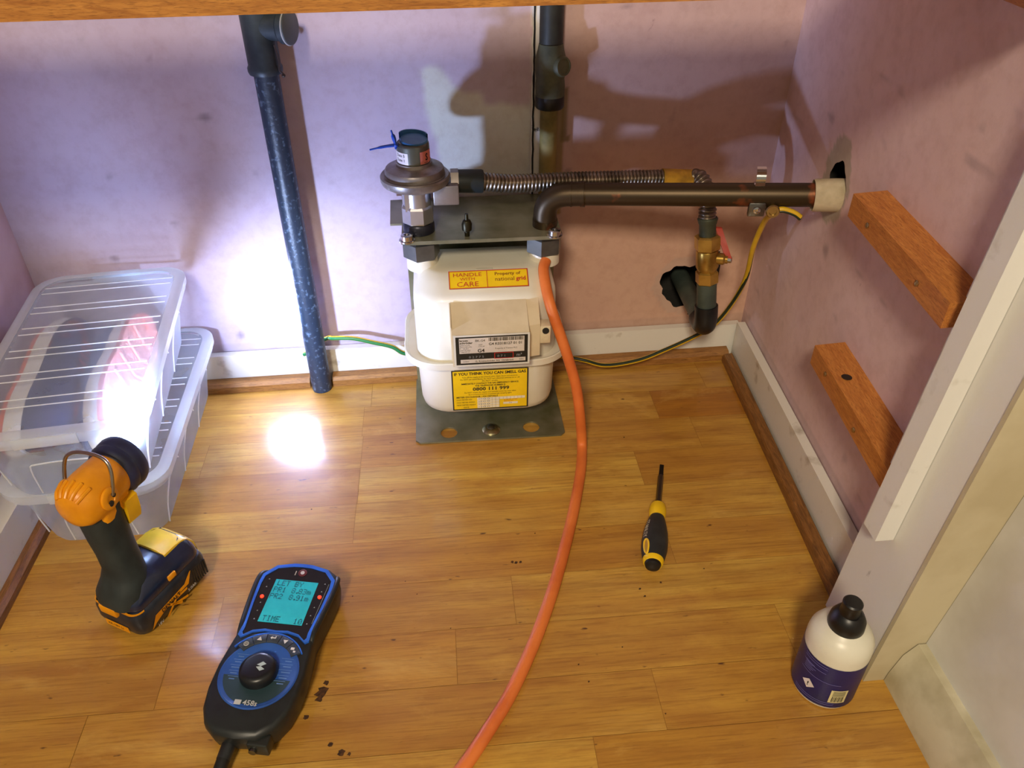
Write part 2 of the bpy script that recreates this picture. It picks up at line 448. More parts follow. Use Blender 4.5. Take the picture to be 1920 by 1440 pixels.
w = MB(); prof = [(0, 0), (0, .008), (-.004, .014), (-.016, .012), (-.018, .008), (-.018, 0)]
w.loft([[(xrs(y)+p[0], y, p[1]) for p in prof] for y in (.497, .962)]); struct('trim_3', w, BEADY)
w = MB(); w.quadbox([(-.494, .40, 0), (-.494, .96, 0), (-.494, .96, .060), (-.494, .40, .060)], (-.03, 0, 0)); struct('baseboard_left', w, SKIRT)
w = MB(); w.loft([[(-.494+p[0], y, p[1]) for p in [(0, 0), (0, .015), (.006, .014), (.0105, .009), (.0105, 0)]] for y in (.40, .952)]); struct('trim_4', w, BEADY)

# door lining, stop strip, jamb and the room wall in front
LEAN = .02/.35
PAINTW = M('white_frame_paint', srgb(226, 226, 222), .45, 0, srgb(186, 182, 170), 30, .60, .80, bmp=.15, bsc=90)
JAMBP = M('jamb_tan_unlit', srgb(196, 186, 156), .75, 0, srgb(182, 170, 138), 14, bmp=.2, bsc=70)  # jamb face turned from the light; its tan shade is in the colour
ROOMP = M('white_room_paint', srgb(214, 214, 210), .7, 0, srgb(196, 194, 186), 10, bmp=.15, bsc=70)
def leanbox(x0, x1, y0, y1, z0, z1, LEAN=.02/.35):
    mb = MB(); q = []
    for z in (z0, z1):
        d = LEAN*z
        q += [(x0+d, y0, z), (x1+d, y0, z), (x1+d, y1, z), (x0+d, y1, z)]
    mb.add(q, [(3, 2, 1, 0), (4, 5, 6, 7), (0, 1, 5, 4), (1, 2, 6, 5), (2, 3, 7, 6), (3, 0, 4, 7)]); return mb
struct('trim_5', leanbox(.3845, .47, .4165, .503, 0, 1.1), M('chipped_lining_paint', srgb(224, 224, 220), .5, 0, srgb(84, 82, 78), 34, .70, .76, bmp=.3, bsc=60, stretch=(1, 1, .45)))
struct('trim_6', leanbox(.3665, .3840, .458, .4805, .150, 1.1), PAINTW)
struct('trim_7', leanbox(.3835, .47, .4115, .416, 0, 1.1), JAMBP)
LEAN2 = .10
w = leanbox(.4240, .52, -.55, .411, 0, 1.3, LEAN2); struct('wall_right_front', w, ROOMP)
w = MB(); w.loft([[(.4240+LEAN2*p[1]+p[0], y, p[1]) for p in [(.0, 0), (-.020, 0), (-.020, .012), (-.0165, .040), (-.008, .056), (0, .056)]] for y in (-.5, .4105)]); struct('baseboard_right_front', w, M('cream_skirting', srgb(206, 200, 176), .4, 0, srgb(176, 168, 140), 20, bmp=.1))

# ================================================================= SHELF AND BATTENS
PINE = wood_mat('pine_batten', srgb(205, 138, 66), srgb(168, 98, 40), (40, 5, 40), .5)
PINEX = wood_mat('pine_shelf', srgb(196, 136, 62), srgb(150, 92, 36), (5, 40, 40), .5)
w = MB(); L_, R_ = ony(0, 42, .505), ony(1260, 3, .505)
zz = lambda x: L_.z+(R_.z-L_.z)*(x-L_.x)/(R_.x-L_.x)
x0, x1 = -.515, .418
w.add([(x0, .505, zz(x0)), (x1, .505, zz(x1)), (x1, .73, zz(x1)), (x0, .73, zz(x0)), (x0, .505, zz(x0)+.028), (x1, .505, zz(x1)+.028), (x1, .73, zz(x1)+.028), (x0, .73, zz(x0)+.028)],
      [(3, 2, 1, 0), (4, 5, 6, 7), (0, 1, 5, 4), (1, 2, 6, 5), (2, 3, 7, 6), (3, 0, 4, 7)])
tag(obj('shelf_board', w, PINEX), 'long pine shelf board crossing the very top of the photo', 'shelf')
SCREWM = M('brass_screw', srgb(190, 170, 120), .3, 1)
def batten(lbl, fl0, fl1, h, screws, knot=None):
    # fl0 / fl1: front bottom corner at far and near end
    a, b_ = V(fl0), V(fl1); up = V((0, 0, h))
    base = V(((a.x+b_.x)/2, (a.y+b_.y)/2, min(a.z, b_.z)))
    t = thing('wall_batten', lbl, 'batten', base, 0)
    d = (b_-a).normalized()
    w = MB()
    def ring(p):
        xw = xr(p.y)
        return [p, p+up, V((xw, p.y, p.z+h+.002)), V((xw, p.y, p.z+.002))]
    def rb(p, s):
        q = ring(p); c = sum(q, V())/4
        return [c+(x-c)*s for x in q]
    w.loft([ring(a), ring(b_)])
    obj('timber', w, PINE, t, True)
    for f, hz in screws:
        p = a.lerp(b_, f)+up*hz+V((-.0004, 0, 0))
        s_ = MB(); s_.axis_lathe(p, (-1, 0, 0), [(.0028, 0), (.0028, .0006), (.0016, .0012), (.0006, .0009)], 12)
        obj('screw', s_, SCREWM, t, True)
    if knot:
        p = a.lerp(b_, knot)+up; xw = (p.x+xr(p.y))/2
        s_ = MB(); s_.axis_lathe((xw-.004, p.y, p.z+.0012), (0, 0, 1), [(.0055, 0), (.004, .0004), (.001, .0005)], 14)
        obj('knot', s_, M('dark_knot', (.02, .01, .005), .7), t, True)
    return t
def onwallf(px, py, prot):    # point on a plane parallel to right wall, standing prot off it
    d = ray(px, py); # x = xr(y)-prot
    # d.x t = .4475-.048*.995+.048 d.y t - prot
    t = (.4475-.048*.995-prot)/(d.x-.048*d.y); return V((0, 0, CAMH))+d*t
a = onwallf(1589, 405, .034); b_ = onwallf(1763, 616, .034)
batten('upper orange pine batten screwed to the pink right wall by the pipe hole', a, b_, .0235, [(.22, .5), (.75, .5)])
a = onwallf(1519, 680, .034); b_ = onwallf(1650, 915, .034); b_ = a+(b_-a)*1.03
batten('lower orange pine batten with a dark knot on the pink right wall', a, b_, .0235, [(.2, .62), (.62, .4)], .30)
b_ = onwallf(1935, 22, .034); a = onwallf(1880, 0, .034); a = b_+(a-b_)*1.6
batten('pine batten under the shelf, its end showing in the top right corner', a, b_, .0165, [])

# ================================================================= METER BRACKET
BRACK = M('galvanised_bracket', srgb(146, 144, 124), .34, .5, srgb(96, 98, 66), 16, .35, .7, bmp=.06)
br = thing('meter_bracket', 'grey metal meter bracket standing on the floor against the back wall', 'bracket', (.0465, .88, 0))
w = MB()
w.box((.0465, .952, .138), (.198, .0022, .274))
obj('back_plate', w, BRACK, br, True)
# floor flange with two round holes
def plate_with_holes(x0, x1, y0, y1, z0, z1, holes, n=20):
    bm = bmesh.new()
    ch = .006
    outer = [bm.verts.new((x, y, z1)) for x, y in [(x0+ch, y0), (x1-ch, y0), (x1, y0+ch), (x1, y1), (x0, y1), (x0, y0+ch)]]
    edges = [bm.edges.new((outer[i], outer[(i+1) % len(outer)])) for i in range(len(outer))]
    for cx, cy, r in holes:
        ring = [bm.verts.new((cx+r*math.cos(2*PI*k/n), cy+r*math.sin(2*PI*k/n), z1)) for k in range(n)]
        edges += [bm.edges.new((ring[i], ring[(i+1) % n])) for i in range(n)]
    bmesh.ops.triangle_fill(bm, use_beauty=True, use_dissolve=True, edges=edges)
    ext = bmesh.ops.extrude_face_region(bm, geom=bm.faces[:])
    for v in ext['geom']:
        if isinstance(v, bmesh.types.BMVert): v.co.z = z0
    bm.verts.index_update()
    mb = MB(); mb.add([v.co.copy() for v in bm.verts], [tuple(v.index for v in f.verts) for f in bm.faces]); bm.free(); return mb
hl, hr = onz(842, 812, .002), onz(996, 801, .002)
obj('floor_flange', plate_with_holes(-.0545, .1478, .8065, .953, .0006, .0030, [(hl.x, hl.y, .0115), (hr.x, hr.y, .0115)]), BRACK, br, True)
w = MB(); w.loft([[(x, y, z) for x, y in [(-.052, .846), (.132, .846), (.1395, .853), (.1395, .975), (-.0685, .972), (-.0665, .899), (-.052, .899)]] for z in (.2755, .2780)])
w.box((.044, .847, .2765), (.182, .0022, .0045))
obj('top_flange', w, BRACK, br, True)
p = onz(921, 806, .003)
w = MB(); w.axis_lathe(p, (0, 0, 1), [(.0125, 0), (.0125, .001), (.011, .0025), (.0075, .0045), (.0055, .005)], 28)
wo = obj('washer', w, M('washer_brass', srgb(170, 165, 130), .3, 1), br, True)
w = MB(); w.axis_lathe(p+V((0, 0, .0046)), (0, 0, 1), [(.0055, 0), (.0052, .0016), (.003, .003), (.0008, .0032)], 20); 
obj('screw', w, STEEL, wo, True)
for px, py in ((763, 447), (1040, 437)):
    p = onz(px, py, .281)
    p.z = .2778
    w = MB(); w.axis_lathe(p, (0, 0, 1), [(.0095, 0), (.0095, .0016), (.0075, .002), (.0072, .0072), (.006, .008), (.0035, .008), (.003, .005)], 24)
    obj('bolt', w, CHROME, br, True)
p = onz(876, 442, .278); p.z = .2778
w = MB(); w.axis_lathe(p, (0, 0, 1), [(.003, 0), (.003, .006), (.0058, .008), (.0062, .016), (.0045, .020), (.0022, .021), (.002, .028)], 16)
obj('test_nipple', w, M('dark_brass', srgb(54, 50, 34), .4, .8), br, True)

# ================================================================= GAS METER
MX, MY = .0450, .8800
METER = M('meter_enamel', srgb(226, 222, 206), .38, 0, srgb(214, 206, 184), 8, bmp=.03, bsc=300, coat=.2)
gm = thing('gas_meter', 'cream diaphragm gas meter with yellow warning stickers hung in the bracket', 'gas meter', (MX, MY, 0))
def RR(hx, hy, r, z, dy=0): return [(x, y+dy, z) for x, y in rrect(hx, hy, r, 8)]
w = MB(); w.loft([RR(.089, .066, .036, .126), RR(.0885, .0655, .036, .200), RR(.088, .065, .036, .2085), RR(.0862, .0625, .035, .2145), RR(.0835, .0568, .034, .2190), RR(.081, .045, .032, .2268), RR(.078, .0335, .028, .2340), RR(.074, .026, .023, .2358), RR(.066, .019, .018, .2362)])
obj('upper_shell', w, METER, gm)
w = MB(); w.loft([RR(.072, .050, .032, .0385), RR(.080, .058, .034, .0405), RR(.0855, .0635, .036, .046), RR(.0875, .0655, .037, .055), RR(.0895, .0670, .037, .118), RR(.0895, .067, .037, .124)])
obj('lower_shell', w, METER, gm)
w = MB()
w.loft([RR(.090, .067, .037, .1215), RR(.1035, .0765, .046, .1215), RR(.1050, .0780, .047, .1225), RR(.1050, .0780, .047, .1310), RR(.1040, .0770, .046, .1320), RR(.1025, .0755, .045, .1315), RR(.0995, .073, .043, .1275), RR(.089, .066, .036, .1275)], False, False)
obj('seam_flange', w, METER, gm)
COLX = [-.0300-MX, .1215-MX]; CY = .878-MY
NUTM = M('union_nut_steel', srgb(112, 112, 108), .42, .85, srgb(86, 86, 82), 30)
for cx in COLX:
    w = MB(); w.axis_lathe((cx, CY, .2300), (0, 0, 1), [(.0192, 0), (.0190, .0120), (.0182, .0150), (.016, .0150)], 36); obj('spigot_collar', w, METER, gm)
    w = MB(); w.axis_lathe((cx, CY, .2440), (0, 0, 1), [(.0200, 0), (.0228, .0022), (.0228, .0215), (.0200, .0240)], 6, roll=.25)
    w.axis_lathe((cx, CY, .2675), (0, 0, 1), [(.0175, 0), (.0175, .0078)], 24)
    obj('union_nut', w, NUTM, gm, smooth=20)
w = MB(); w.loft([[(x*.0105+ .0, -.0275+y*.0026, z) for x, y in [(math.copysign(abs(math.cos(a))**.4, math.cos(a)), math.sin(a)) for a in [2*PI*k/20 for k in range(20)]]] for z in (.230, .2362)])
obj('embossed_bar', w, METER, gm)
# index housing
IVORY = M('index_ivory', srgb(222, 208, 178), .5, 0, srgb(205, 188, 156), 20, bmp=.04)
ix0, ix1, ixs = .0010-MX, .0925-MX, .1075-MX
yf, yk = .7750-MY, .8135-MY
w = MB()
sec = lambda x, front: [(x, yk+.004, .146), (x, front, .1465), (x, front, .1915), (x, front+.004, .1935), (x, yk+.004, .2125)]
w.loft([sec(ix0, yf), sec(ix1, yf)])
w.loft([sec(ix1, yf+.013), sec(ixs, yf+.016)])
w.loft([[(x, y, z) for y, z in [(yf+.006, .150), (yf+.006, .1985), (yk, .2130), (yk, .150)]] for x in (ix0-.0012, ix0)])
ih = obj('index_housing', w, IVORY, gm)
w = MB(); w.box((ixs+.0065, yf+.026, .1745), (.013, .018, .024), .0012); lug = obj('seal_lug', w, IVORY, gm)
w = MB(); w.axis_lathe((ixs+.0068, yf+.0171, .1808), (0, -1, 0), [(.0042, 0), (.0042, .0012)], 16); obj('plug_hole', w, INK, lug)
w = MB(); w.axis_lathe((ixs+.0070, yf+.0171, .1705), (0, -1, 0), [(.0036, 0), (.0036, .001), (.002, .001), (.002, .0004)], 16); obj('seal_screw', w, IVORY, lug)
# index dial plate with writing
PT = plane_mat((.0036-MX, yf, .1478), (1, 0, 0), (0, 0, 1)); PW, PH = .0885, .0425
w = MB(); w.prism([(x+PW/2, y+PH/2) for x, y in rrect(PW/2, PH/2, .004, 4)], -.001, .0006, 0, PT); win = obj('index_window', w, M('index_black', srgb(30, 32, 30), .3), gm)
w = MB(); w.merge(frame_rect(-.001, -.001, PW+.001, PH+.001, .0024, PT, .0011)); obj('window_frame', w, M('window_rim', srgb(225, 222, 212), .3), win)
w = rects([(.0055, .0175, PW-.0055, PH-.0035), (.0065, .0035, PW-.004, .0088)], PT, .0008); obj('dial_face', w, M('dial_paper', srgb(216, 204, 190), .6), win)
items = [('krom', .006, .0345, .0042, 'LEFT', 1.1, .02), ('schröder', .006, .0312, .0042, 'LEFT', 1.0, .02), ('BK-G4', .0245, .0337, .0042), ('G4', .027, .0186, .0068, 'LEFT', 1.0, .02), ('G4 K0318127 01 01', .0405, .0282, .0050, 'LEFT', .98, .012), ('Property of Transco PLC', .048, .0222, .0026),
         ('Qmax 6 m³/h', .006, .0285, .0022), ('Qmin 0,04 m³/h', .006, .0262, .0022), ('V    2,0 dm³', .006, .0239, .0022), ('pmax 75 mbar', .006, .0216, .0022), ('1 imp 0,01 m³', .006, .0193, .0022), ('12/97', .028, .0285, .0022), ('1.151.63', .028, .0262, .0022),
         ('15058047', .009, .0052, .0019), ('G. Kromschröder AG  Osnabrück', .024, .0046, .0033, 'LEFT', 1, .01), ('2001', .0765, .0050, .0030)]
tx = text_mb(items, PT, .0010)
xx = .0405
random.seed(3)
while xx < .0815:
    bw = random.choice([.0004, .0006, .0009]); tx.merge(rect_mb(xx, .0338, xx+bw, .0386, PT, .0010)); xx += bw+random.choice([.0004, .0005, .0009])
obj('dial_lettering', tx, INK, win, smooth=0)
w = frame_rect(.047, .0085, .070, .0172, .0008, PT, .0011); obj('decimal_frame', w, REDINK, win)
w = text_mb([('m³', .0735, .0108, .0062, 'LEFT', 1, .01), ('0 2 7 7 5', .0165, .0108, .0042, 'LEFT', 1.2), ('0 7 1', .0505, .0108, .0042, 'LEFT', 1.2)], PT, .0011); obj('drum_digits', w, M('faint_digit', srgb(150, 150, 150), .5), win, smooth=0)
# stickers
STY = M('sticker_yellow', srgb(246, 205, 20), .45)
q0, q1 = ony(841, 541, .826), ony(991, 537, .826)
sy0, sz0, sy1, sz1 = .8268, .2230, .8465, .2352
o3 = V((.0012, sy0, sz0)); yv = V((0, sy1-sy0, sz1-sz0)).normalized()
o3 -= V((0, .0009, -.0006))
ST = plane_mat(o3, (1, 0, 0), yv); SW, SH = .096, .0245
s1 = obj('handle_with_care_sticker', rect_mb(0, 0, SW, SH, ST, .0008), STY, gm, True, label='small yellow sticker reading HANDLE WITH CARE on the sloping shoulder')
obj('sticker_border', frame_rect(0, 0, SW, SH, .0011, ST, .0010).merge(rect_mb(.0458, .001, .0466, SH-.001, ST, .0010)), REDINK, s1, True)
obj('sticker_lettering', text_mb([('HANDLE', .0225, .0165, .0072, 'CENTER', 1.25), ('WITH', .0225, .0112, .0056, 'CENTER', 1.25), ('CARE', .0225, .0028, .0094, 'CENTER', 1.15)], ST, .0010), REDINK.copy(), s1, True, smooth=0)
obj('owner_lettering', text_mb([('Property of', .071, .0168, .0058, 'CENTER', 1.15, .012), ('national', .0675, .0090, .0076, 'CENTER', 1.0)], ST, .0010), M('maroon_ink', srgb(110, 26, 10), .6), s1, True, smooth=0)
obj('owner_bold_lettering', text_mb([('grid', .0812, .0090, .0076, 'LEFT', 1.0, .025)], ST, .0010), REDINK, s1, True, smooth=0)
ST = plane_mat((-.0022, .8128, .0508), (1, 0, 0), (0, -.018, 1)); SW, SH = .0985, .0645
s2 = obj('gas_emergency_sticker', rect_mb(0, 0, SW, SH, ST, .0009), STY, gm, True, label='large yellow sticker with black border giving the emergency number')
obj('sticker_border', frame_rect(0, 0, SW, SH, .0016, ST, .0011), INK, s2, True)
T2 = [('IF YOU THINK YOU CAN SMELL GAS', SW/2, .0566, .0061, 'CENTER', .92, .025),
      ('Turn off the supply at the control valve. Open doors and windows.', SW/2, .0520, .0030, 'CENTER', .88), ('Do NOT use naked flames. Do NOT turn electrical switches on or off.', SW/2, .0487, .0030, 'CENTER', .88), ('Do NOT smoke.', SW/2, .0454, .0030, 'CENTER', 1),
      ('IMMEDIATELY CONTACT THE GAS EMERGENCY SERVICE.', SW/2, .0415, .0034, 'CENTER', .85, .02), ('THE TELEPHONE NUMBER IS', SW/2, .0378, .0034, 'CENTER', .9, .02), ('0800 111 999', SW/2+.001, .0312, .0074, 'CENTER', 1.15, .025),
      ('Do NOT reopen the supply until remedial action has been taken', SW/2, .0274, .0029, 'CENTER', .88), ('by a competent person to prevent gas escaping again.', SW/2, .0242, .0029, 'CENTER', .9),
      ('METER EXCHANGE / FIX DETAILS', .005, .0198, .0037, 'LEFT', .98, .015), ('OLD METER NO', .005, .0160, .0028), ('OLD METER INDEX', .005, .0116, .0028), ('NEW METER INDEX', .005, .0073, .0028), ('DATE', .014, .0032, .0028)]
obj('sticker_lettering', text_mb(T2, ST, .0012), INK, s2, True, smooth=0)
bl = [(.032, .0020+.0044*k, .0610, .0060+.0044*k) for k in range(4)]+[(.061, .0152, .0945, .0192), (.066, .0066, .085, .0100)]
obj('entry_boxes', rects(bl, ST, .0011), M('sticker_white', srgb(236, 226, 200), .5), s2, True)
gl = [(.032+.0048*k, .0020, .0322+.0048*k, .0192) for k in range(1, 7)]+[(.061+.0048*k, .0152, .0612+.0048*k, .0192) for k in range(1, 7)]
dg_ = text_mb([('4 7 5 0 1 2', .0335, .0164, .003, 'LEFT', 1.15), ('2 0 3 1 7 9', .0335, .0120, .003, 'LEFT', 1.15), ('0 0 0 5 3 4', .0335, .0076, .003, 'LEFT', 1.15), ('1 2 0 9 0 2', .0335, .0032, .003, 'LEFT', 1.15), ('7.9', .0735, .0072, .003)], ST, .0013)
obj('handwritten_digits', dg_.merge(rects(gl, ST, .0013)), M('biro_blue', srgb(60, 60, 90), .6), s2, True, smooth=0)
obj('small_red_print', text_mb([('IF METER WORK', .067, .0132, .0024), ('BADGE NO.', .067, .0108, .0024)], ST, .0012), REDINK, s2, True, smooth=0)

# ================================================================= REGULATOR
RX, RY = -.0310, .878
CAST = M('cast_alloy', srgb(150, 144, 142), .4, .7, srgb(112, 106, 104), 30, bmp=.08, bsc=250)
CASTB = M('bright_alloy', srgb(190, 192, 198), .28, .85)
rg = thing('pressure_regulator', 'round silver gas regulator standing on the left end of the bracket', 'regulator', (RX, RY, .2785))
w = MB(); w.axis_lathe((RX, RY, .2783), (0, 0, 1), [(.019, 0), (.019, .009), (.0175, .0115)], 32)
obj('union_tail', w, M('dark_union', srgb(50, 52, 66), .35, .6), rg, True)
w = MB(); w.axis_lathe((RX, RY, .289), (0, 0, 1), [(.0165, 0), (.0195, .003), (.0195, .021), (.0175, .0235)], 8, roll=.35)
w.axis_lathe((RX, RY, .311), (0, 0, 1), [(.0165, 0), (.0165, .020), (.0205, .0265)], 32)
for a in (2.7, 4.0): w.box((RX+.0165*math.cos(a), RY+.0165*math.sin(a), .321), (.0055, .0035, .026), 0, None)
obj('neck', w, CASTB, rg, True, smooth=30)
w = MB(); w.axis_lathe((RX, RY, .3345), (0, 0, 1), [(.020, 0), (.034, .002), (.0385, .0048), (.0402, .0085), (.0402, .0130), (.0390, .0146), (.0352, .0140), (.0346, .0146), (.0343, .0200), (.0330, .0222), (.0290, .0232), (.0240, .0240), (.0212, .0262), (.0205, .030)], 56)
obj('diaphragm_case', w, CAST, rg, True, smooth=32)
w = MB(); w.axis_lathe((RX, RY, .362), (0, 0, 1), [(.0188, 0), (.0186, .0215), (.0182, .0235), (.0172, .0245), (.0165, .0235), (.0160, .0245), (.012, .0255)], 40)
cap = obj('adjuster_cap', w, M('cap_grey', srgb(110, 114, 106), .3, .7), rg, True)
def curved_label(a0, a1, r, z0, z1, n=8):
    mb = MB(); vs = []; 
    for k in range(n+1):
        a = a0+(a1-a0)*k/n
        vs += [(RX+r*math.cos(a), RY+r*math.sin(a), z0), (RX+r*math.cos(a), RY+r*math.sin(a), z1)]
    mb.add(vs, [(2*k, 2*k+2, 2*k+3, 2*k+1) for k in range(n)]); return mb
LW = M('label_white', srgb(226, 214, 214), .5)
l1 = obj('date_label', curved_label(math.radians(178), math.radians(252), .0190, .3655, .3785), LW, cap, True)
l2 = obj('red_label', curved_label(math.radians(294), math.radians(352), .0190, .3655, .3795), M('label_pink', srgb(226, 130, 116), .5), cap, True)
def wrap_text(items, a_mid, r):
    mb = text_mb(items, Matrix()); out = MB()
    out.add([(RX+(r)*math.cos(a_mid+p.x/r), RY+r*math.sin(a_mid+p.x/r), p.y) for p in mb.v], mb.f); return out
obj('label_text', wrap_text([('Date 5', -.005, .3738, .0046), ('Date 1', -.005, .3685, .0046)], math.radians(218), .0192), INK, cap, True, smooth=0)
obj('label_text', wrap_text([('S', -.003, .3690, .0110, 'LEFT', .8, .03), ('supply', -.005, .3664, .0022)], math.radians(324), .0192), INK, cap, True, smooth=0)
# outlet block and connector
w = MB(); w.box((.0035, .878, .3265), (.030, .030, .0235), .0015)
obj('outlet_block', w, CAST, rg, True)
w = MB(); w.cyl((.010, .885, .337), (.0190, .885, .337), .0130, seg=6); obj('outlet_nut', w, CAST, rg, True, smooth=20)
BLUE = M('seal_blue', srgb(62, 124, 176), .4, 0, srgb(44, 98, 164), 40)
w = MB(); w.axis_lathe((RX+.0015, RY, .3868), (.05, -.12, 1), [(.0155, 0), (.0160, .0022), (.0150, .0034), (.004, .0038)], 28)
vs = []; n = 16
for k in range(n+1):
    a = math.radians(10+165*k/n); r = .0162
    for rr_, z in ((r, .3868), (r, .3950-.0015*math.cos(a)), (r-.0014, .3950-.0015*math.cos(a)), (r-.0014, .3868)): vs.append((RX+.0015+rr_*math.cos(a), RY+rr_*math.sin(a), z))
w.add(vs, [(4*k+j, 4*k+4+j, 4*k+4+(j+1) % 4, 4*k+(j+1) % 4) for k in range(n) for j in range(4)])
sl = obj('blue_seal', w, BLUE, rg, True)
kn = ony(742, 272, .865)
w = MB(); w.sphere(kn, .0026, 12)
w.tube([kn, ony(720, 275, .862), ony(693, 281, .860)], [.0019, .0017, .0010], 8, smooth=4)
w.tube([kn, ony(738, 258, .866), ony(733, 244, .868)], [.0019, .0024, .0010], 8, smooth=4)
w.tube([kn, ony(742, 278, .863), V((RX-.0165, RY-.004, .385))], .0013, 8)
obj('tie_tail', w, M('tie_blue', srgb(30, 80, 190), .35), sl, True)

# ================================================================= CORRUGATED HOSE
HOSE = M('corrugated_steel', srgb(150, 138, 122), .32, .9, srgb(96, 88, 74), 40)
BLKS = M('black_sleeve', srgb(30, 42, 46), .5, 0, srgb(24, 32, 34), 40)
path = [V((.045, .888, .3325)), ony(960, 344, .893), ony(1050, 340, .900), ony(1150, 337, .908), ony(1235, 335, .914), ony(1290, 336, .916)]
bend = [V((.318, .910, .318)), V((.3255, .896, .305)), V((.3265, .888, .290)), V((.3270, .886, .2765))]
fx = thing('flexible_gas_hose', 'ribbed metal flexible gas hose running behind the copper pipe', 'hose', (.19, .905, .30))
def corrugate(pts, r, pitch=.0046):
    pts = spline(pts, 10); d = [0]
    for i in range(1, len(pts)): d.append(d[-1]+(pts[i]-pts[i-1]).length)
    out, rs = [], []; s = 0; i = 0
    while s < d[-1]:
        while i < len(d)-2 and d[i+1] < s: i += 1
        f = (s-d[i])/max(1e-9, d[i+1]-d[i]); out.append(pts[i].lerp(pts[i+1], f))
        ph = (s/pitch) % 1; rs.append(r*(1-.17*(abs(2*ph-1)**1.6))); s += pitch/6
    return MB().tube(out, rs, 18)
obj('corrugated_tube', corrugate(path+bend, .0112), HOSE, fx, True, smooth=60)
w = MB(); w.cyl((.0160, .8875, .3345), (.0175, .8875, .3345), .0125); w.axis_lathe((.0172, .8875, .3343), (1, .012, -.045), [(.0122, 0), (.0135, .001), (.0138, .029), (.0128, .031), (.0112, .031)], 28)
obj('end_sleeve', w, BLKS, fx, True)
w = MB(); w.tube([path[4]+V((.004, 0, .0002)), path[5]+V((.006, 0, -.0005))], .0120, 20)
obj('yellow_tape', w, M('tape_yellow', srgb(206, 156, 40), .5, 0, srgb(160, 118, 30), 60), fx, True)
VT, VB = V((.3275, .885, .277)), V((.3415, .868, .137))
ax = (VB-VT).normalized()
w = MB(); w.axis_lathe(VT, ax, [(.0112, 0), (.0128, .002), (.0118, .007), (.0105, .010), (.0105, .024)], 24)
obj('lower_sleeve', w, M('grey_green_ferrule', srgb(70, 74, 56), .5, .4, srgb(46, 52, 40), 40), fx, True)

# ================================================================= BRASS VALVE
BRASS = M('brass', srgb(200, 166, 84), .3, .85, srgb(150, 116, 52), 30)
vl = thing('isolation_valve', 'brass isolation valve with a red lever beside the right corner', 'valve', tuple(VT+ax*.05))
w = MB(); w.axis_lathe(VT+ax*.0235, ax, [(.0135, 0), (.0165, .002), (.0165, .018), (.0142, .020)], 6, roll=.5); obj('top_nut', w, BRASS, vl, True, smooth=20)
w = MB(); w.axis_lathe(VT+ax*.0435, ax, [(.0135, 0), (.0142, .002), (.0145, .022), (.0120, .027), (.0105, .030)], 28); obj('valve_body', w, BRASS, vl, True)
w = MB(); w.axis_lathe(VT+ax*.0715, ax, [(.0125, 0), (.0148, .002), (.0148, .016), (.0128, .018)], 6, roll=.5); obj('bottom_nut', w, BRASS, vl, True, smooth=20)
sp = VT+ax*.054; sd = (V((.86, -.42, .08))).normalized()
w = MB(); w.axis_lathe(sp+sd*.012, sd, [(.0075, 0), (.0075, .009), (.0055, .011), (.0055, .014)], 20); obj('stem', w, BRASS, vl, True)
w = MB(); w.axis_lathe(sp+sd*.025, sd, [(.0045, 0), (.0045, .005), (.003, .006)], 8); obj('stem_nut', w, CHROME, vl, True)
hp = sp+sd*.027
hz = (ony(1348, 430, .90)-hp); hz.z = abs(hz.z); 
he = ony(1347, 427, .902)
w = MB(); d_ = (he-hp); side = d_.cross(sd).normalized()
def bar(mb, p0, p1, hw, ht, s_, n_):
    mb.loft([[p+s_*a*hw*k+n_*b*ht for a, b in ((1, 1), (-1, 1), (-1, -1), (1, -1))] for p, k in ((p0, .8), (p0.lerp(p1, .3), .7), (p0.lerp(p1, .5), 1.1), (p1.lerp(p0, .08), 1.15), (p1, .6))]); return mb
bar(w, hp, he, .0058, .0042, side, sd)
obj('lever', w, M('lever_red', srgb(178, 62, 44), .45), vl, True)

# ================================================================= SUPPLY PIPE TO THE WALL
IRON = M('black_iron', srgb(60, 70, 64), .5, .1, srgb(76, 86, 76), 40, bmp=.06)
sup = thing('gas_supply_pipe', 'dark iron supply pipe from brass valve elbowing into hole in back wall', 'pipe', tuple(VB))
w = MB(); w.tube([VT+ax*.0885, VT+ax*.128], .0128, 24); obj('riser', w, IRON, sup, True)
HB = V((HOLE_B[0]+.006, 1.03, HOLE_B[1]-.006))
EC = VB+ax*.012
ed = (HB-EC).normalized()
w = MB(); w.tube([VT+ax*.121, VT+ax*.128]+arc(VT+ax*.1285, EC+ax*.006, EC+ax*.004+ed*.030, 8)+[EC+ax*.002+ed*.036], .0152, 24); obj('elbow', w, M('elbow_black', srgb(20, 22, 26), .38, .2, srgb(34, 36, 38), 40), sup, True)
w = MB(); w.tube([EC+ed*.033, HB], .0135, 24); obj('wall_tail', w, IRON, sup, True)

# ================================================================= COPPER OUTLET PIPE
COPPER = M('tarnished_copper', srgb(70, 58, 42), .42, .75, srgb(150, 84, 52), 22, .60, .70, bmp=.04)
NX, NY = .1215, .878
E0 = V((NX, NY, .2755)); ET = ony(1072, 366, .868)
EV = (COP_END-ET).normalized()
kx = ET-EV*((ET.x-NX)/EV.x)   # where the run meets the vertical of the nut
kx = V((NX, NY+.001, kx.z))
cp = thing('copper_outlet_pipe', 'tarnished copper pipe from meter elbowing right into the pink wall', 'pipe', tuple(E0))
w = MB(); w.tube([E0, E0+V((0, 0, .006))], .0130, 24); w.tube([V((NX, NY, .278)), V((NX, NY, .2865))], .0150, 24); obj('tail', w, COPPER, cp, True)
w = MB(); w.tube([V((NX, NY, .283))]+arc((NX, NY, .292), (NX, NY, kx.z), kx+EV*.030, 10)+[kx+EV*.046], [.0148]*1+[.0142]*11+[.0142], 26)
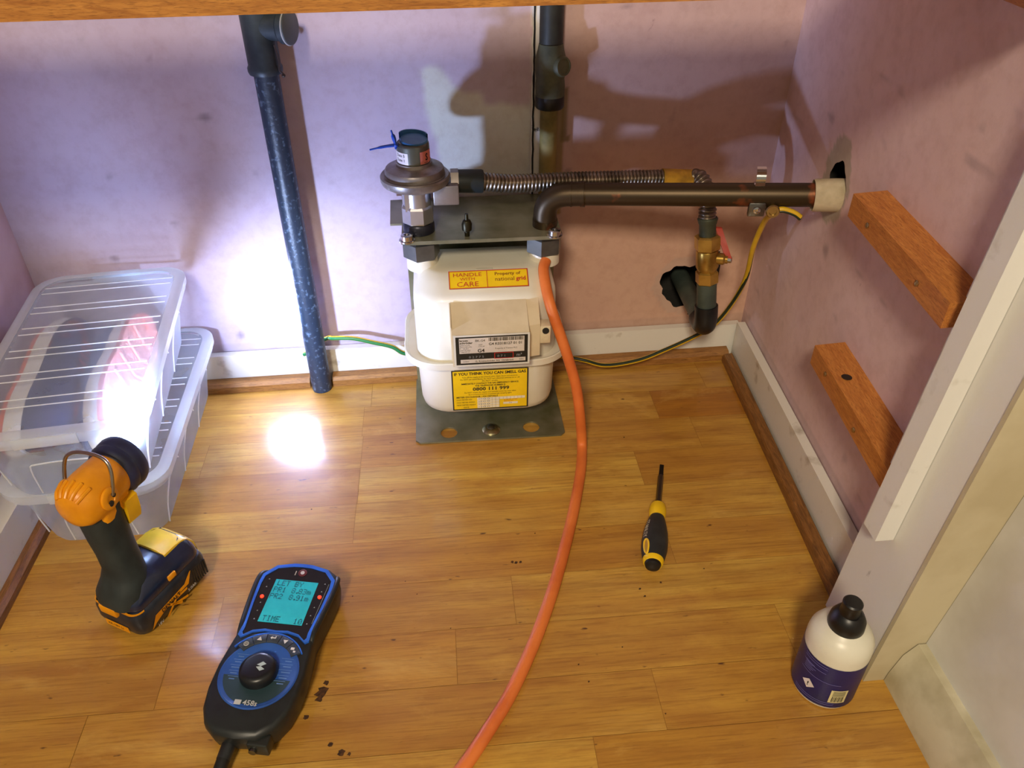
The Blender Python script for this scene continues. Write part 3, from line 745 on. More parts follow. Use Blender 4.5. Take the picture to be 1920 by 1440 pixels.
w.tube([kx+EV*.042, kx+EV*.0445, kx+EV*.047], .0151, 26); w.tube([kx+EV*.030, kx+EV*.032], .0149, 26); obj('elbow', w, COPPER, cp, True)
w = MB(); w.tube([kx+EV*.040, COP_END+EV*.03], .0133, 26); obj('pipe_run', w, COPPER, cp, True)
Lr = (COP_END-kx).length
w = MB(); w.axis_lathe(COP_END-EV*.024, EV, [(.0140, .004), (.0172, 0), (.0180, .003), (.0184, .022), (.0182, .040), (.014, .040)], 30)
obj('wall_sleeve', w, M('plaster_sleeve', srgb(196, 184, 156), .7, 0, srgb(160, 146, 116), 30, bmp=.3, bsc=90), cp, True)

# earth clamp
cl_c = onx(1432, 365, (kx+EV*(Lr*.70)).x)
f_ = ((cl_c-kx).dot(EV)); cl_c = kx+EV*f_
ec = thing('earth_clamp', 'shiny metal earth clamp strapped round the copper pipe', 'pipe clamp', tuple(cl_c))
fr = frame_from(EV)
w = MB(); w.tube([cl_c-EV*.0052, cl_c+EV*.0052], .0138, 28); obj('strap', w, CHROME, ec, True)
up_ = V((0, 0, 1)); out_ = up_.cross(EV).normalized()      # toward camera is -out_ or out_
if out_.y > 0: out_ = -out_
w = MB()
tabp = [cl_c+up_*.010+out_*.009, cl_c+up_*.015+out_*.0045, cl_c+up_*.019+out_*.0055, cl_c+up_*.024+out_*.004, cl_c+up_*.0285-out_*.001, cl_c+up_*.030-out_*.006]
w.loft([[p+EV*.0052, p-EV*.0052, p-EV*.0052-out_*.0011, p+EV*.0052-out_*.0011] for p in tabp]); obj('strap_tail', w, CHROME, ec, True)
bp = cl_c-up_*.0125+out_*.0115
Tb = Matrix((EV, -out_, up_)).transposed().to_4x4(); Tb.translation = bp
w = MB(); w.box((0, 0, 0), (.0185, .009, .0165), .0014, Tb); blk = obj('clamp_block', w, STEEL, ec, True)
w = MB(); w.axis_lathe(bp+out_*.004, out_, [(.0046, 0), (.0040, .0022), (.002, .0028), (.0015, .0018)], 16); obj('screw', w, CHROME, blk, True)
tp = bp+EV*.0175-up_*.001+out_*.002
w = MB(); w.axis_lathe(tp-out_*.002, out_, [(.0078, 0), (.0078, .0060), (.0066, .0075), (.0042, .0075), (.0038, .0058)], 20); trm = obj('cable_terminal', w, SCREWM, ec, True)

# earth cables
EY = M('earth_yellow', srgb(226, 184, 40), .4); EG = M('earth_green_cold_lit', srgb(24, 120, 62), .4); EBK = M('earth_dark_green', srgb(26, 44, 26), .45)
pts = [tp-up_*.004, ony(1432, 418, .835), ony(1412, 465, .870), ony(1398, 522, .905), ony(1372, 570, .925), ony(1338, 610, .935), ony(1300, 632, .938), ony(1245, 657, .937), ony(1195, 676, .935), ony(1135, 685, .934), ony(1088, 674, .936), V((.13, .958, .035)), V((.04, .960, .05)), V((-.045, .958, .046)), ony(757, 662, .952), ony(735, 650, .954), ony(700, 642, .955), ony(660, 634, .957), ony(622, 634, .960)]
endp = [V((-.175, .969, .0735)), V((-.193, .9685, .066)), ony(578, 660, .9655), ony(571, 664, .9665)]
et = thing('earth_cable', 'long yellow and green earth cable from pipe clamp looping behind the meter', 'cable', (.3, .93, 0))
pp = spline(pts+endp, 6)
w = MB(); w.tube(pp, .0033, 12); obj('yellow_sheath', w, EY, et, True)
w = MB(); q = []
for i, p in enumerate(pp):
    t_ = (pp[min(i+1, len(pp)-1)]-pp[max(0, i-1)]).normalized()
    n_ = (V((0, -.5, .8))-t_*V((0, -.5, .8)).dot(t_))
    if n_.length < .1: n_ = V((-1, 0, 0))
    q.append(p+n_.normalized()*.0018)
w.tube(q, .0019, 8)
nsplit = int(len(q)*.62)
w = MB(); w.tube([p+V((-.0008, -.0004, 0)) for p in q[:nsplit]], .0022, 8); obj('green_stripe', w, EBK, et, True)
w = MB(); w.tube([p+V((0, -.0006, -.0012)) for p in q[nsplit:]], .0026, 8); obj('green_stripe', w, EG, et, True)  # left run painted a brighter green for the cold light on it
w = MB(); q2 = spline([tp+EV*.004, tp+EV*.012+up_*.001, tp+EV*.024-up_*.003, tp+EV*.032-up_*.0085], 5); w.tube(q2, .0031, 10)
ct = thing('earth_cable_tail', 'short yellow earth cable tail from clamp terminal to the plaster sleeve', 'cable', tuple(tp))
obj('yellow_sheath', w, EY, ct, True)
w = MB(); w.tube([p-up_*.0016+out_*.0012 for p in q2], .0021, 8); obj('green_stripe', w, EBK, ct, True)

# ================================================================= LEFT RISER PIPE
RISE = M('painted_iron_pipe', srgb(34, 48, 66), .42, 0, srgb(104, 126, 150), 150, .56, .74, bmp=.5, bsc=140)
PXc, PYc = -.1925, .9480
lp = thing('iron_riser_pipe', 'tall dark blue-grey iron pipe rising from floor in front of left wall', 'pipe', (PXc, PYc, 0))
w = MB(); w.tube([(PXc, PYc, .0005), (PXc, PYc, .46)], .0142, 28); obj('pipe_run', w, RISE, lp, True)
w = MB(); w.axis_lathe((PXc, PYc, .445), (0, 0, 1), [(.0145, 0), (.0185, .001), (.0195, .004), (.0195, .008), (.0180, .011), (.0180, .080)], 28)
BR_D = V((.93, -.35, .0)).normalized()
w.axis_lathe(V((PXc, PYc, .4965))+BR_D*.008, BR_D, [(.0150, 0), (.0150, .020), (.0178, .023), (.0178, .031), (.0150, .031)], 26)
te = obj('tee_fitting', w, M('tee_iron', srgb(44, 54, 62), .45, .2, srgb(62, 74, 82), 30, bmp=.1), lp, True)
w = MB(); w.axis_lathe(V((PXc, PYc, .4965))+BR_D*.0385, BR_D, [(.0182, 0), (.0182, .0015), (.0165, .0025)], 26)
pl_ = MB(); pl_.axis_lathe(V((PXc, PYc, .4965))+BR_D*.0372, BR_D, [(.0185, 0), (.0190, .0008), (.0185, .0016)], 26)
obj('sealing_ring', pl_, M('ring_pale', srgb(190, 196, 200), .4), te, True)
obj('blanking_plug', w, M('plug_grey', srgb(92, 100, 104), .5, .3), te, True)
w = MB(); w.tube([V((PXc+.016, PYc-.010, .478)), V((PXc+.0185, PYc-.010, .462)), V((PXc+.017, PYc-.010, .452)), V((PXc+.021, PYc-.011, .447))], .0012, 8, smooth=3)
w.sphere((PXc+.021, PYc-.011, .4455), .0022, 10)
obj('sealant_drip', w, M('drip_dark', srgb(60, 48, 48), .4), te, True)
w = MB(); w.tube([(PXc, PYc, .52), (PXc, PYc, .70)], .0142, 24); obj('upper_run', w, RISE, lp, True)

# ================================================================= CHASED PIPE IN THE WALL
CHX = ony(1030, 150, .975).x
ch = thing('chased_wall_pipe', 'dark green pipe with fitting half buried in wall above the meter', 'pipe', (CHX, .978, .27))
CHM = M('chased_pipe_dark', srgb(30, 32, 30), .5, .1, srgb(46, 50, 44), 30, bmp=.15)
CHG = M('chased_fitting_green', srgb(96, 100, 74), .55, .0, srgb(58, 62, 46), 24, bmp=.2)
zc = lambda py: ony(1027, py, .972).z
w = MB(); w.tube([(CHX+.001, .976, zc(95)), (CHX+.001, .976, .72)], .0142, 24); obj('upper_pipe', w, CHM, ch, True)
w = MB(); w.axis_lathe((CHX+.001, .975, zc(180)), (0, 0, 1), [(.0178, 0), (.0182, .012), (.0172, .020), (.0190, .030), (.0190, .042), (.0160, .052), (.0145, .060)], 28)
w.axis_lathe(V((CHX+.008, .968, zc(122))), (.5, -.8, .1), [(.0120, 0), (.0120, .010), (.0105, .013), (.009, .013), (.008, .0115)], 22)
obj('fitting', w, CHG, ch, True)
w = MB(); w.axis_lathe((CHX+.001, .975, zc(203)), (0, 0, 1), [(.0165, 0), (.0180, .002), (.0180, zc(180)-zc(203)), (.0160, zc(180)-zc(203)+.001)], 28); obj('black_collar', w, M('collar_black', srgb(20, 22, 24), .4), ch, True)
w = MB(); w.tube([(CHX+.001, .977, .10), (CHX+.001, .977, zc(200))], .0113, 22); obj('stained_pipe', w, M('stained_pipe', srgb(150, 132, 72), .7, 0, srgb(96, 88, 40), 22, bmp=.3, bsc=60), ch, True)
# painted edge strip beside the chase
w = MB(); xs = ony(1003, 200, .98).x
def jag(z, k): return .0012*noise.noise(V((z*70, k, 0)))
zz_ = [.27+.006*i for i in range(75)]
w.loft([[(xs-.004+jag(z, 1), yb(xs)-.0001, z), (xs-.004+jag(z, 2), yb(xs)-.005, z), (xs+.0075+jag(z, 3), yb(xs)-.007+jag(z, 4), z), (xs+.0085+jag(z, 5), yb(xs)-.0001, z)] for z in zz_])
struct('trim_8', w, M('flaking_white', srgb(222, 220, 214), .7, 0, srgb(90, 88, 78), 70, .62, .68, bmp=.4, bsc=120))
w = MB(); w.loft([[(xs-.0030+jag(z, 8), yb(xs)-.0056, z), (xs-.0008+jag(z, 9), yb(xs)-.0066, z)] for z in zz_[:62]], False, False, closed=False)
struct('trim_9', w, M('crack_black', (.01, .01, .01), .9))

# ================================================================= ORANGE HOSE
hp_ = [V((.1215, .8595, .2395)), ony(1019, 505, .848), ony(1024, 540, .825), ony(1034, 580, .805), ony(1050, 626, .795), ony(1066, 674, .787), ony(1080, 724, .781), ony(1087, 775, .773), onz(1091, 832, .011), onz(1089, 880, .007), onz(1077, 950, .0067), onz(1062, 1015, .0067), onz(1043, 1085, .0067), onz(1022, 1150, .0067), onz(995, 1220, .0067), onz(955, 1305, .0067), onz(912, 1375, .0067), onz(868, 1440, .0067), onz(800, 1530, .0067), onz(700, 1640, .0067)]
w = MB(); w.tube(hp_, .0066, 16, smooth=8)
tag(obj('rubber_hose', w, M('orange_rubber', srgb(226, 124, 56), .5, 0, srgb(208, 104, 44), 20, bmp=.05)), 'orange rubber hose curving from meter spigot across the floor', 'hose')

# ================================================================= SCREWDRIVER
S0, S1 = onz(1224, 1058, .0145), onz(1241, 872, .0085); sdv = (S1-S0).normalized(); sL = (S1-S0).length
sc = thing('screwdriver', 'black and yellow handled screwdriver lying on the wooden floor', 'screwdriver', (S0.x, S0.y, 0))
FS = frame_from(sdv).to_4x4(); FS.translation = S0
SBLK = M('grip_black', srgb(30, 34, 36), .5, 0, srgb(40, 44, 46), 50); SYEL = M('grip_yellow', srgb(244, 200, 20), .4)
w = MB(); w.lathe([(.0105, .0035), (.0128, .010), (.0148, .022), (.0150, .034), (.0140, .048), (.0120, .060), (.0098, .070), (.0086, .0745)], 28, FS); obj('grip', w, SBLK, sc, True)
w = MB(); w.lathe([(.0086, .074), (.0098, .079), (.0104, .084), (.0100, .090), (.0085, .0955), (.0055, .0975)], 28, FS); obj('yellow_collar', w, SYEL, sc, True)
w = MB(); w.lathe([(.0098, .0000), (.0112, .0022), (.0118, .0060), (.0108, .0062)], 28, FS); obj('yellow_ring', w, SYEL, sc, True)
w = MB(); w.lathe([(.0050, -.0045), (.0082, -.0030), (.0094, .0000), (.0096, .002)], 28, FS); obj('end_cap', w, M('cap_black', srgb(12, 13, 14), .4), sc, True)
w = MB(); w.lathe([(.0036, .097), (.0036, sL-.030), (.0036, sL-.022)], 6, FS); obj('shaft', w, M('dark_shaft', srgb(110, 108, 104), .3, 1), sc, True, smooth=20)
w = MB(); w.loft([[FS @ V((x, y, z)) for x, y in ((a, b), (-a, b), (-a, -b), (a, -b))] for a, b, z in ((.0028, .0028, sL-.022), (.0026, .0018, sL-.014), (.0026, .0008, sL))]); obj('blade', w, M('blade_black', srgb(40, 38, 36), .4, .8), sc, True)
# bright lettering and eyelet on the camera-left upper side of the grip
def grip_r(z):
    P_ = [(.0105, .0035), (.0128, .010), (.0148, .022), (.0150, .034), (.0140, .048), (.0120, .060), (.0098, .070), (.0086, .0745)]
    for (r0, z0), (r1, z1) in zip(P_, P_[1:]):
        if z0 <= z <= z1: return r0+(r1-r0)*(z-z0)/(z1-z0)
    return .0105
up_l = FS.to_3x3().inverted() @ V((0, 0, 1)); lf_l = FS.to_3x3().inverted() @ V((-1, 0, 0))
a_up = math.atan2(up_l.y, up_l.x); a_lf = math.atan2(lf_l.y, lf_l.x)
sgn = 1 if math.sin(a_lf-a_up) > 0 else -1
def on_grip(u, s, lift):     # u angle toward left from top, s along the axis
    a = a_up+sgn*u; r = grip_r(s)+lift; return FS @ V((r*math.cos(a), r*math.sin(a), s))
tm = text_mb([('STANLEY', 0, -.0028, .0078, 'LEFT', .95, .01)], Matrix())
w = MB(); w.add([on_grip(math.radians(52)-p.y/.0135, .061-p.x, .0003) for p in tm.v], tm.f); obj('handle_lettering', w, M('lettering_cream', srgb(220, 214, 190), .5), sc, True, smooth=0)
w = MB(); ring = []
for k in range(24):
    a = 2*PI*k/24; ring.append(on_grip(math.radians(42)+.22*math.sin(a), .016+.0095*math.cos(a), .0006))
w.tube(ring+[ring[0]], .0011, 8); ey = obj('hanging_eye', w, SYEL, sc, True)
w = MB(); w.add(ring, [tuple(range(24))]); obj('eye_inset', w, M('eye_ochre', srgb(176, 132, 10), .5), ey, True)

# ================================================================= BOTTLE
BX, BY, BR = .3425, .4135, .0293
bt = thing('squeeze_bottle', 'white plastic bottle with navy label and black nozzle by door frame', 'bottle', (BX, BY, 0))
w = MB(); w.lathe([(.0245, .0006), (.0282, .002), (BR, .006), (BR, .072), (.0284, .079), (.0252, .0855), (.0205, .0900), (.0160, .0925), (.0150, .094)], 48)
obj('bottle_body', w, M('bottle_white', srgb(222, 220, 204), .35, 0, srgb(210, 206, 186), 8), bt)
def blabel(a0, a1, r, z0, z1, n=28):
    mb = MB(); vs = []
    for k in range(n+1):
        a = a0+(a1-a0)*k/n; vs += [(r*math.cos(a), r*math.sin(a), z0), (r*math.cos(a), r*math.sin(a), z1)]
    mb.add(vs, [(2*k, 2*k+2, 2*k+3, 2*k+1) for k in range(n)]); return mb
NAVY = M('label_navy', srgb(28, 28, 92), .4, 0, srgb(22, 26, 70), 20)
lb = obj('navy_label', blabel(math.radians(60), math.radians(324), BR+.0003, .0055, .0635), NAVY, bt)
lb2 = obj('barcode_panel', blabel(math.radians(250), math.radians(280), BR+.0006, .014, .033, 8), M('barcode_cream', srgb(224, 214, 160), .5), lb)
vs = MB()
for k in range(11): vs.merge(blabel(math.radians(254.5+1.9*k*1.05), math.radians(255.3+1.9*k*1.05+(.5 if k % 3 == 0 else 0)), BR+.0008, .0155, .0235, 2))
for k in range(6): vs.merge(blabel(math.radians(254), math.radians(276), BR+.0008, .0245+.0013*k, .0250+.0013*k, 6))
obj('barcode_lines', vs, INK, lb2)
def bdiamond(ac, zc_, h, r):
    pts = [(0, h), (-h, 0), (0, -h), (h, 0)]; mb = MB()
    mb.add([(r*math.cos(ac+p[0]/r), r*math.sin(ac+p[0]/r), zc_+p[1]) for p in pts], [(0, 1, 2, 3)]); return mb
dm = obj('hazard_diamond', bdiamond(math.radians(209), .027, .0066, BR+.0008), M('hazard_white', srgb(230, 222, 222), .5), lb)
def btext(items, ac, r):
    mb = text_mb(items, Matrix()); out = MB(); out.add([(r*math.cos(ac+p.x/r), r*math.sin(ac+p.x/r), p.y) for p in mb.v], mb.f); return out
obj('hazard_mark', btext([('!', 0, .0243, .008, 'CENTER', 1, .02)], math.radians(209), BR+.0011), INK, dm, smooth=0)
w = MB()
for z in (.0605, .0575, .0520, .0405, .0120, .0095): w.merge(blabel(math.radians(185), math.radians(232 if z > .05 else 262), BR+.0006, z, z+.0005, 10))
for k in range(5): w.merge(blabel(math.radians(190), math.radians(206+4*(k % 3)), BR+.0006, .0440+.0022*k, .0446+.0022*k, 6))
obj('label_print', w, M('label_lilac', srgb(120, 120, 190), .5), lb)
w = MB(); w.lathe([(.0155, .0895), (.0163, .093), (.0157, .1015), (.0125, .108), (.0100, .110)], 36)
w.lathe([(.0094, .1085), (.0088, .1120), (.0082, .1175), (.0088, .1195), (.0088, .1230), (.0075, .1245), (.004, .1248)], 28, Matrix.Translation((-.001, 0, 0)))
obj('black_nozzle', w, M('nozzle_black', srgb(12, 12, 15), .38), bt)

# ================================================================= GAS DETECTOR / MANOMETER
DC = V((-.1890, .4880)); DA = math.radians(-12.0)
dt = thing('handheld_manometer', 'handheld manometer with blue bezel and lit cyan screen on the floor', 'gas tester', (DC.x, DC.y, 0), DA)
dt.scale = (.97, .955, 1); ROOTM[dt.name] = ROOTM[dt.name] @ Matrix.Diagonal((.97, .955, 1, 1))
def mirror(pts): return [(x, y) for x, y in pts]+[(-x, y) for x, y in reversed(pts) if abs(x) > 1e-6]
half = [(.000, -.1050), (.020, -.1035), (.033, -.0935), (.0405, -.0790), (.0440, -.0600), (.0445, -.0350), (.0415, -.0050), (.0395, .010), (.0420, .035), (.0445, .060), (.0450, .080), (.0410, .0885), (.0395, .0905), (.028, .0985), (.010, .1020), (0, .1025)]
body = mirror(half)
def sc_ring(s, z, dx=0): return [(x*s+dx, y*s*.998+(0), z) for x, y in body]
DBLK = M('manometer_black', srgb(30, 36, 38), .42, 0, srgb(24, 28, 30), 60, bmp=.06)
w = MB(); w.loft([sc_ring(.86, .0006), sc_ring(.94, .003), sc_ring(.975, .010), sc_ring(1.0, .022), sc_ring(.995, .030), sc_ring(.965, .0335), sc_ring(.93, .0345)])
obj('case', w, DBLK, dt)
# side rails of the rubber boot
for s in (1, -1):
    w = MB(); w.tube([(s*.0400, .087, .0300), (s*.0425, .080, .0345), (s*.0432, .066, .0352), (s*.0412, .040, .0352), (s*.0382, .012, .0345), (s*.0375, .002, .0300)], .0030, 10, smooth=4)
    obj('boot_rail', w, DBLK, dt)
DBLUE = M('bezel_blue', srgb(46, 112, 226), .3, 0, srgb(38, 96, 206), 30)
bez = mirror([(0, .0075), (.012, .0085), (.024, .0055), (.0335, -.0020), (.0370, .0005), (.0365, .010), (.0395, .040), (.0410, .066), (.0400, .0800), (.0285, .0930), (.010, .0975), (0, .0980)])
bez2 = mirror([(0, .0095), (.012, .0105), (.024, .0075), (.0318, .0012), (.0335, .0040), (.0330, .010), (.0360, .040), (.0375, .066), (.0366, .0780), (.0265, .0895), (.010, .0933), (0, .0938)])
n = len(bez); w = MB(); zt = .0365
w.add([(x, y, .033) for x, y in bez]+[(x, y, zt) for x, y in bez]+[(x, y, zt) for x, y in bez2]+[(x, y, .0352) for x, y in bez2],
      [(r*n+k, r*n+(k+1) % n, (r+1)*n+(k+1) % n, (r+1)*n+k) for r in range(3) for k in range(n)])
# arc of blue round the button row
arcp = [(.0405*math.cos(a), -.0335+.0405*math.sin(a)) for a in [math.radians(150-120*k/24) for k in range(25)]]
w.loft([[(x*s_, (y+.0335)*s_-.0335, z_) for s_, z_ in ((1, .0340), (1, .0363), (.965, .0363), (.965, .034))] for x, y in arcp])
bz = obj('blue_bezel', w, DBLUE, dt, smooth=30)
w = MB(); w.add([(x, y, .0356) for x, y in bez2], [tuple(range(n))]); fp = obj('face_plate', w, M('glossy_black', srgb(10, 11, 13), .15), dt)
FM_ = Matrix.Translation((0, 0, .0357))
def lcd_mat():
    m = M('lcd_cyan', srgb(38, 176, 186), .2, 0, srgb(30, 160, 175), 30); b = m.node_tree.nodes['Principled BSDF']
    b.inputs['Emission Color'].default_value = col(srgb(20, 150, 170)); b.inputs['Emission Strength'].default_value = .25; return m
SX, SY, SWd, SHt = -.0235, .0185, .0470, .0560
scn = obj('screen', rect_mb(SX, SY, SX+SWd, SY+SHt, FM_, .0002), lcd_mat(), dt)
GLY = {'L': '10000 10000 10000 10000 10000 10000 11111', 'E': '11111 10000 10000 11110 10000 10000 11111', 'T': '11111 00100 00100 00100 00100 00100 00100', 'B': '11110 10001 10001 11110 10001 10001 11110', 'Y': '10001 10001 01010 00100 00100 00100 00100',
       'P': '11110 10001 10001 11110 10000 10000 10000', 'R': '11110 10001 10001 11110 10100 10010 10001', '1': '00100 01100 00100 00100 00100 00100 01110', '2': '01110 10001 00001 00010 00100 01000 11111', '8': '01110 10001 10001 01110 10001 10001 01110',
       '3': '11110 00001 00001 01110 00001 00001 11110', '9': '01110 10001 10001 01111 00001 00001 01110', 'm': '00000 00000 11010 10101 10101 10101 10101', '.': '00000 00000 00000 00000 00000 01100 01100', 'I': '01110 00100 00100 00100 00100 00100 01110', 'M': '10001 11011 10101 10101 10001 10001 10001', '0': '01110 10001 10011 10101 11001 10001 01110'}
def lcd(s, x, y, px_):
    mb = MB()
    for ch_ in s:
        if ch_ != ' ':
            for r_, row in enumerate(GLY[ch_].split()):
                for c_, b_ in enumerate(row):
                    if b_ == '1': mb.merge(rect_mb(x+c_*px_, y+(6-r_)*px_*1.22, x+(c_+.95)*px_, y+(6-r_+.95)*px_*1.22, FM_, .0004))
        x += px_*(6 if ch_ != '.' else 3.4)
    return mb
u = .00080
w = lcd('LET BY', SX+.0035, SY+.0478, u).merge(lcd('PR1', SX+.0020, SY+.0390, u)).merge(lcd('8.83m', SX+.0220, SY+.0390, u)).merge(lcd('PR2', SX+.0010, SY+.0302, u)).merge(lcd('8.91m', SX+.0220, SY+.0302, u)).merge(lcd('TIME', SX+.0035, SY+.0015, u)).merge(lcd('10', SX+.0370, SY+.0010, u))
obj('screen_text', w, M('lcd_ink', srgb(16, 92, 120), .4), scn)
RED = M('led_red', srgb(255, 40, 20), .3, emit=3.0)
for lx, ly in ((-.0305, .0500), (.0305, .0560)):
    w = MB(); w.sphere((lx, ly, .0360), .0021, 12, (1, 1, .7)); obj('indicator_light', w, RED, fp)
w = MB()
for sx_ in (-1, 1):
    for k in range(6):
        y = .074-.0105*k; x = sx_*.0310-.0008*k*sx_*0-sx_*.0006*k
        if abs(y-(.0500 if sx_ < 0 else .0560)) < .004: continue
        w.add([(x, y+.0009, .0359), (x-.0009, y-.0008, .0359), (x+.0009, y-.0008, .0359)], [(0, 1, 2)])
w.add([(.0350, .074, .0359), (.0354, .074, .0359), (.0332, .022, .0359), (.0328, .022, .0359)], [(0, 1, 2, 3)])
obj('scale_print', w, M('mark_grey', srgb(150, 160, 166), .5), fp)
w = MB(); w.axis_lathe((.0020, .0860, .0354), (0, 0, 1), [(.0048, 0), (.0048, .0008), (.0036, .0010), (.0034, .0006)], 24); pb = obj('power_button', w, M('button_maroon', srgb(110, 44, 44), .4), fp)
w = MB(); w.axis_lathe((.0020, .0860, .0360), (0, 0, 1), [(.0022, 0), (.0022, .0006), (.0014, .0006), (.0014, .0002)], 20); w.box((.0020, .0865, .0365), (.0005, .0020, .0004)); w.box((-.0055, .0850, .0358), (.0008, .0055, .0004)); obj('power_mark', w, WHITEINK, pb)
# row of soft keys
kc = (0, -.0335)
for k in range(5):
    a0, a1 = math.radians(146-23.2*k), math.radians(146-23.2*(k+1)+1.2)
    w = MB(); rg_ = []
    for a in [a0+(a1-a0)*i/6 for i in range(7)]:
        rg_.append([(kc[0]+r_*math.cos(a), kc[1]+r_*math.sin(a), z_) for r_, z_ in ((.0290, .0345), (.0290, .0360), (.0300, .0366), (.0378, .0366), (.0388, .0360), (.0388, .0345))])
    w.loft(rg_); ky = obj('soft_key', w, M('key_grey', srgb(52, 62, 74), .5), dt)
    am = (a0+a1)/2; c_ = V((kc[0]+.0338*math.cos(am), kc[1]+.0338*math.sin(am), .0368))
    w = MB()
    if k == 0:
        w.axis_lathe(c_, (0, 0, 1), [(.0026, 0), (.0026, .0003), (.0020, .0003), (.0020, 0)], 18); w.box(c_+V((-.0007, 0, 0)), (.0006, .0022, .0004)); w.box(c_+V((.0007, 0, 0)), (.0006, .0022, .0004))
    elif k == 1: w.add([c_+V((-.0026, -.002, .0001)), c_+V((.0026, -.002, .0001)), c_+V((0, .0026, .0001))], [(0, 1, 2)])
    elif k == 2:
        w.box(c_, (.0046, .0010, .0004)); w.box(c_+V((.0020, .0010, 0)), (.0008, .0022, .0004)); w.add([c_+V((-.0034, 0, .0001)), c_+V((-.0014, .0018, .0001)), c_+V((-.0014, -.0018, .0001))], [(0, 1, 2)])
    elif k == 3: w.add([c_+V((-.0026, .002, .0001)), c_+V((.0026, .002, .0001)), c_+V((0, -.0026, .0001))], [(0, 1, 2)])
    else: w.box(c_+V((-.001, .001, 0)), (.0036, .0026, .0004)); w.box(c_+V((.0016, -.0022, 0)), (.0022, .0018, .0004))
    obj('key_symbol', w, WHITEINK, ky)
# rotary dial area
DCY = -.0395
w = MB(); w.axis_lathe((0, DCY, .0335), (0, 0, 1), [(.0385, 0), (.0385, .0016), (.0370, .0020), (.0360, .0014)], 56)
dlr = obj('dial_surround', w, M('dial_blue', srgb(44, 92, 176), .4, 0, srgb(34, 74, 150), 20), dt)
w = MB(); pts_ = [(.0335*math.cos(a), .0335*math.sin(a)+DCY) for a in [math.radians(188+164*k/24) for k in range(25)]]; w.add([(x, y, .0351) for x, y in pts_], [tuple(range(25))]); obj('dial_lower_panel', w, M('dial_teal', srgb(36, 62, 70), .5), dlr)
tq = []
for k in range(5):
    tq += [('Menu item'[:6+k % 3], -.0345+.0010*abs(k-2), DCY+.016-.0062*k, .0024), ('Pressure'[:5+k % 4], .0200+.0005*k, DCY+.016-.0062*k, .0024)]
w = MB()
for k in range(5):
    y = DCY+.0185-.0062*k
    w.merge(rect_mb(-.031+.0012*abs(k-2), y, -.0165, y+.0006, Matrix(), .0352)); w.merge(rect_mb(.0165, y, .031-.0012*abs(k-2), y+.0006, Matrix(), .0352))
    w.merge(rect_mb(-.029+.0012*abs(k-2), y-.0030, -.021, y-.0018, Matrix(), .0352)); w.merge(rect_mb(.021, y-.0030, .030-.0012*abs(k-2), y-.0018, Matrix(), .0352))
obj('dial_print', w, M('dial_mark', srgb(92, 130, 190), .5), dlr)
w = MB(); w.axis_lathe((0, DCY+.0005, .0345), (0, 0, 1), [(.0185, 0), (.0185, .004), (.0172, .0085), (.0150, .0105), (.0120, .0110)], 40); kb = obj('rotary_knob', w, M('knob_black', srgb(20, 23, 28), .35), dt)
w = MB(); pz = .0345+.01105+.0003
for s in (1, -1):
    w.add([(-.0005, DCY+.0012*s+.001, pz), (.0045, DCY+.0052*s+.001, pz), (.0085, DCY+.0052*s*.55+.001, pz), (.0040, DCY-.0002+.001, pz)], [(0, 1, 2, 3)])
obj('logo_arrow', w, M('logo_pale', srgb(190, 210, 214), .4), kb)
w = MB(); w.add([(.0105, DCY+.0085, .0450), (.0145, DCY+.0105, .0418), (.0160, DCY+.0078, .0418), (.0118, DCY+.0065, .0450)], [(0, 1, 2, 3)]); obj('pointer_mark', w, WHITEINK, kb)
w = text_mb([('458s', -.0030, DCY-.0345, .0074, 'LEFT', 1.0, .02)], Matrix(), .0359); w.merge(rect_mb(-.0115, DCY-.0345, -.0050, DCY-.0295, Matrix(), .0355)); obj('model_lettering', w, M('lettering_grey', srgb(196, 200, 200), .5), dlr, smooth=0)
# connectors at the bottom edge
w = MB(); w.box((.0220, -.1010, .020), (.020, .013, .016), .002); cn = obj('outlet_port', w, M('port_grey', srgb(44, 48, 46), .4, .3), dt)
w = MB(); w.cyl((.0180, -.1065, .021), (.0180, -.1105, .021), .0036, seg=16); obj('nozzle', w, STEEL, cn)
w = MB(); w.cyl((-.0080, -.0985, .016), (-.0085, -.1165, .014), .0068, .0062, 18); obj('hose_connector', w, BLACKP, dt)
tb = [ROOTM[dt.name] @ V(p) for p in [(-.0084, -.1120, .0145), (-.0088, -.1250, .0120), (-.0100, -.1450, .0075), (-.014, -.18, .0062), (-.03, -.24, .0062)]]
w = MB(); w.tube(tb, .0058, 14, smooth=5)
tag(obj('rubber_tube', w, M('tube_black', srgb(18, 19, 20), .5)), 'black rubber tube leaving the bottom end of the handheld manometer', 'tube')

# ================================================================= CORDLESS TORCH
TCn = V((-.3300, .5780)); TA = math.radians(-29)
tr = thing('cordless_torch', 'yellow and black cordless torch on its battery shining at back wall', 'torch', (TCn.x, TCn.y, 0), TA)
DNAV = M('torch_black', srgb(28, 34, 44), .38, 0, srgb(40, 48, 62), 50, bmp=.05)
GRIP = M('torch_grip_rubber', srgb(30, 38, 40), .55, 0, srgb(42, 52, 54), 30, bmp=.1, bsc=160)
tr.scale = (.87, .87, .96); ROOTM[tr.name] = ROOTM[tr.name] @ Matrix.Diagonal((.87, .87, .96, 1))
w = MB(); w.loft([[(x, y, z) for x, y in rrect(hx, hy, r, 5)] for hx, hy, r, z in ((.031, .052, .012, .004), (.034, .055, .013, .009), (.0365, .0575, .013, .020), (.0365, .0575, .013, .034), (.0345, .0555, .013, .041), (.032, .050, .012, .043))])
bat = obj('battery_pack', w, DNAV, tr)
w = MB()
for sx_ in (-.02, .02):
    for sy_ in (-.038, .038): w.cyl((sx_, sy_, .0004), (sx_, sy_, .005), .0055, seg=14)
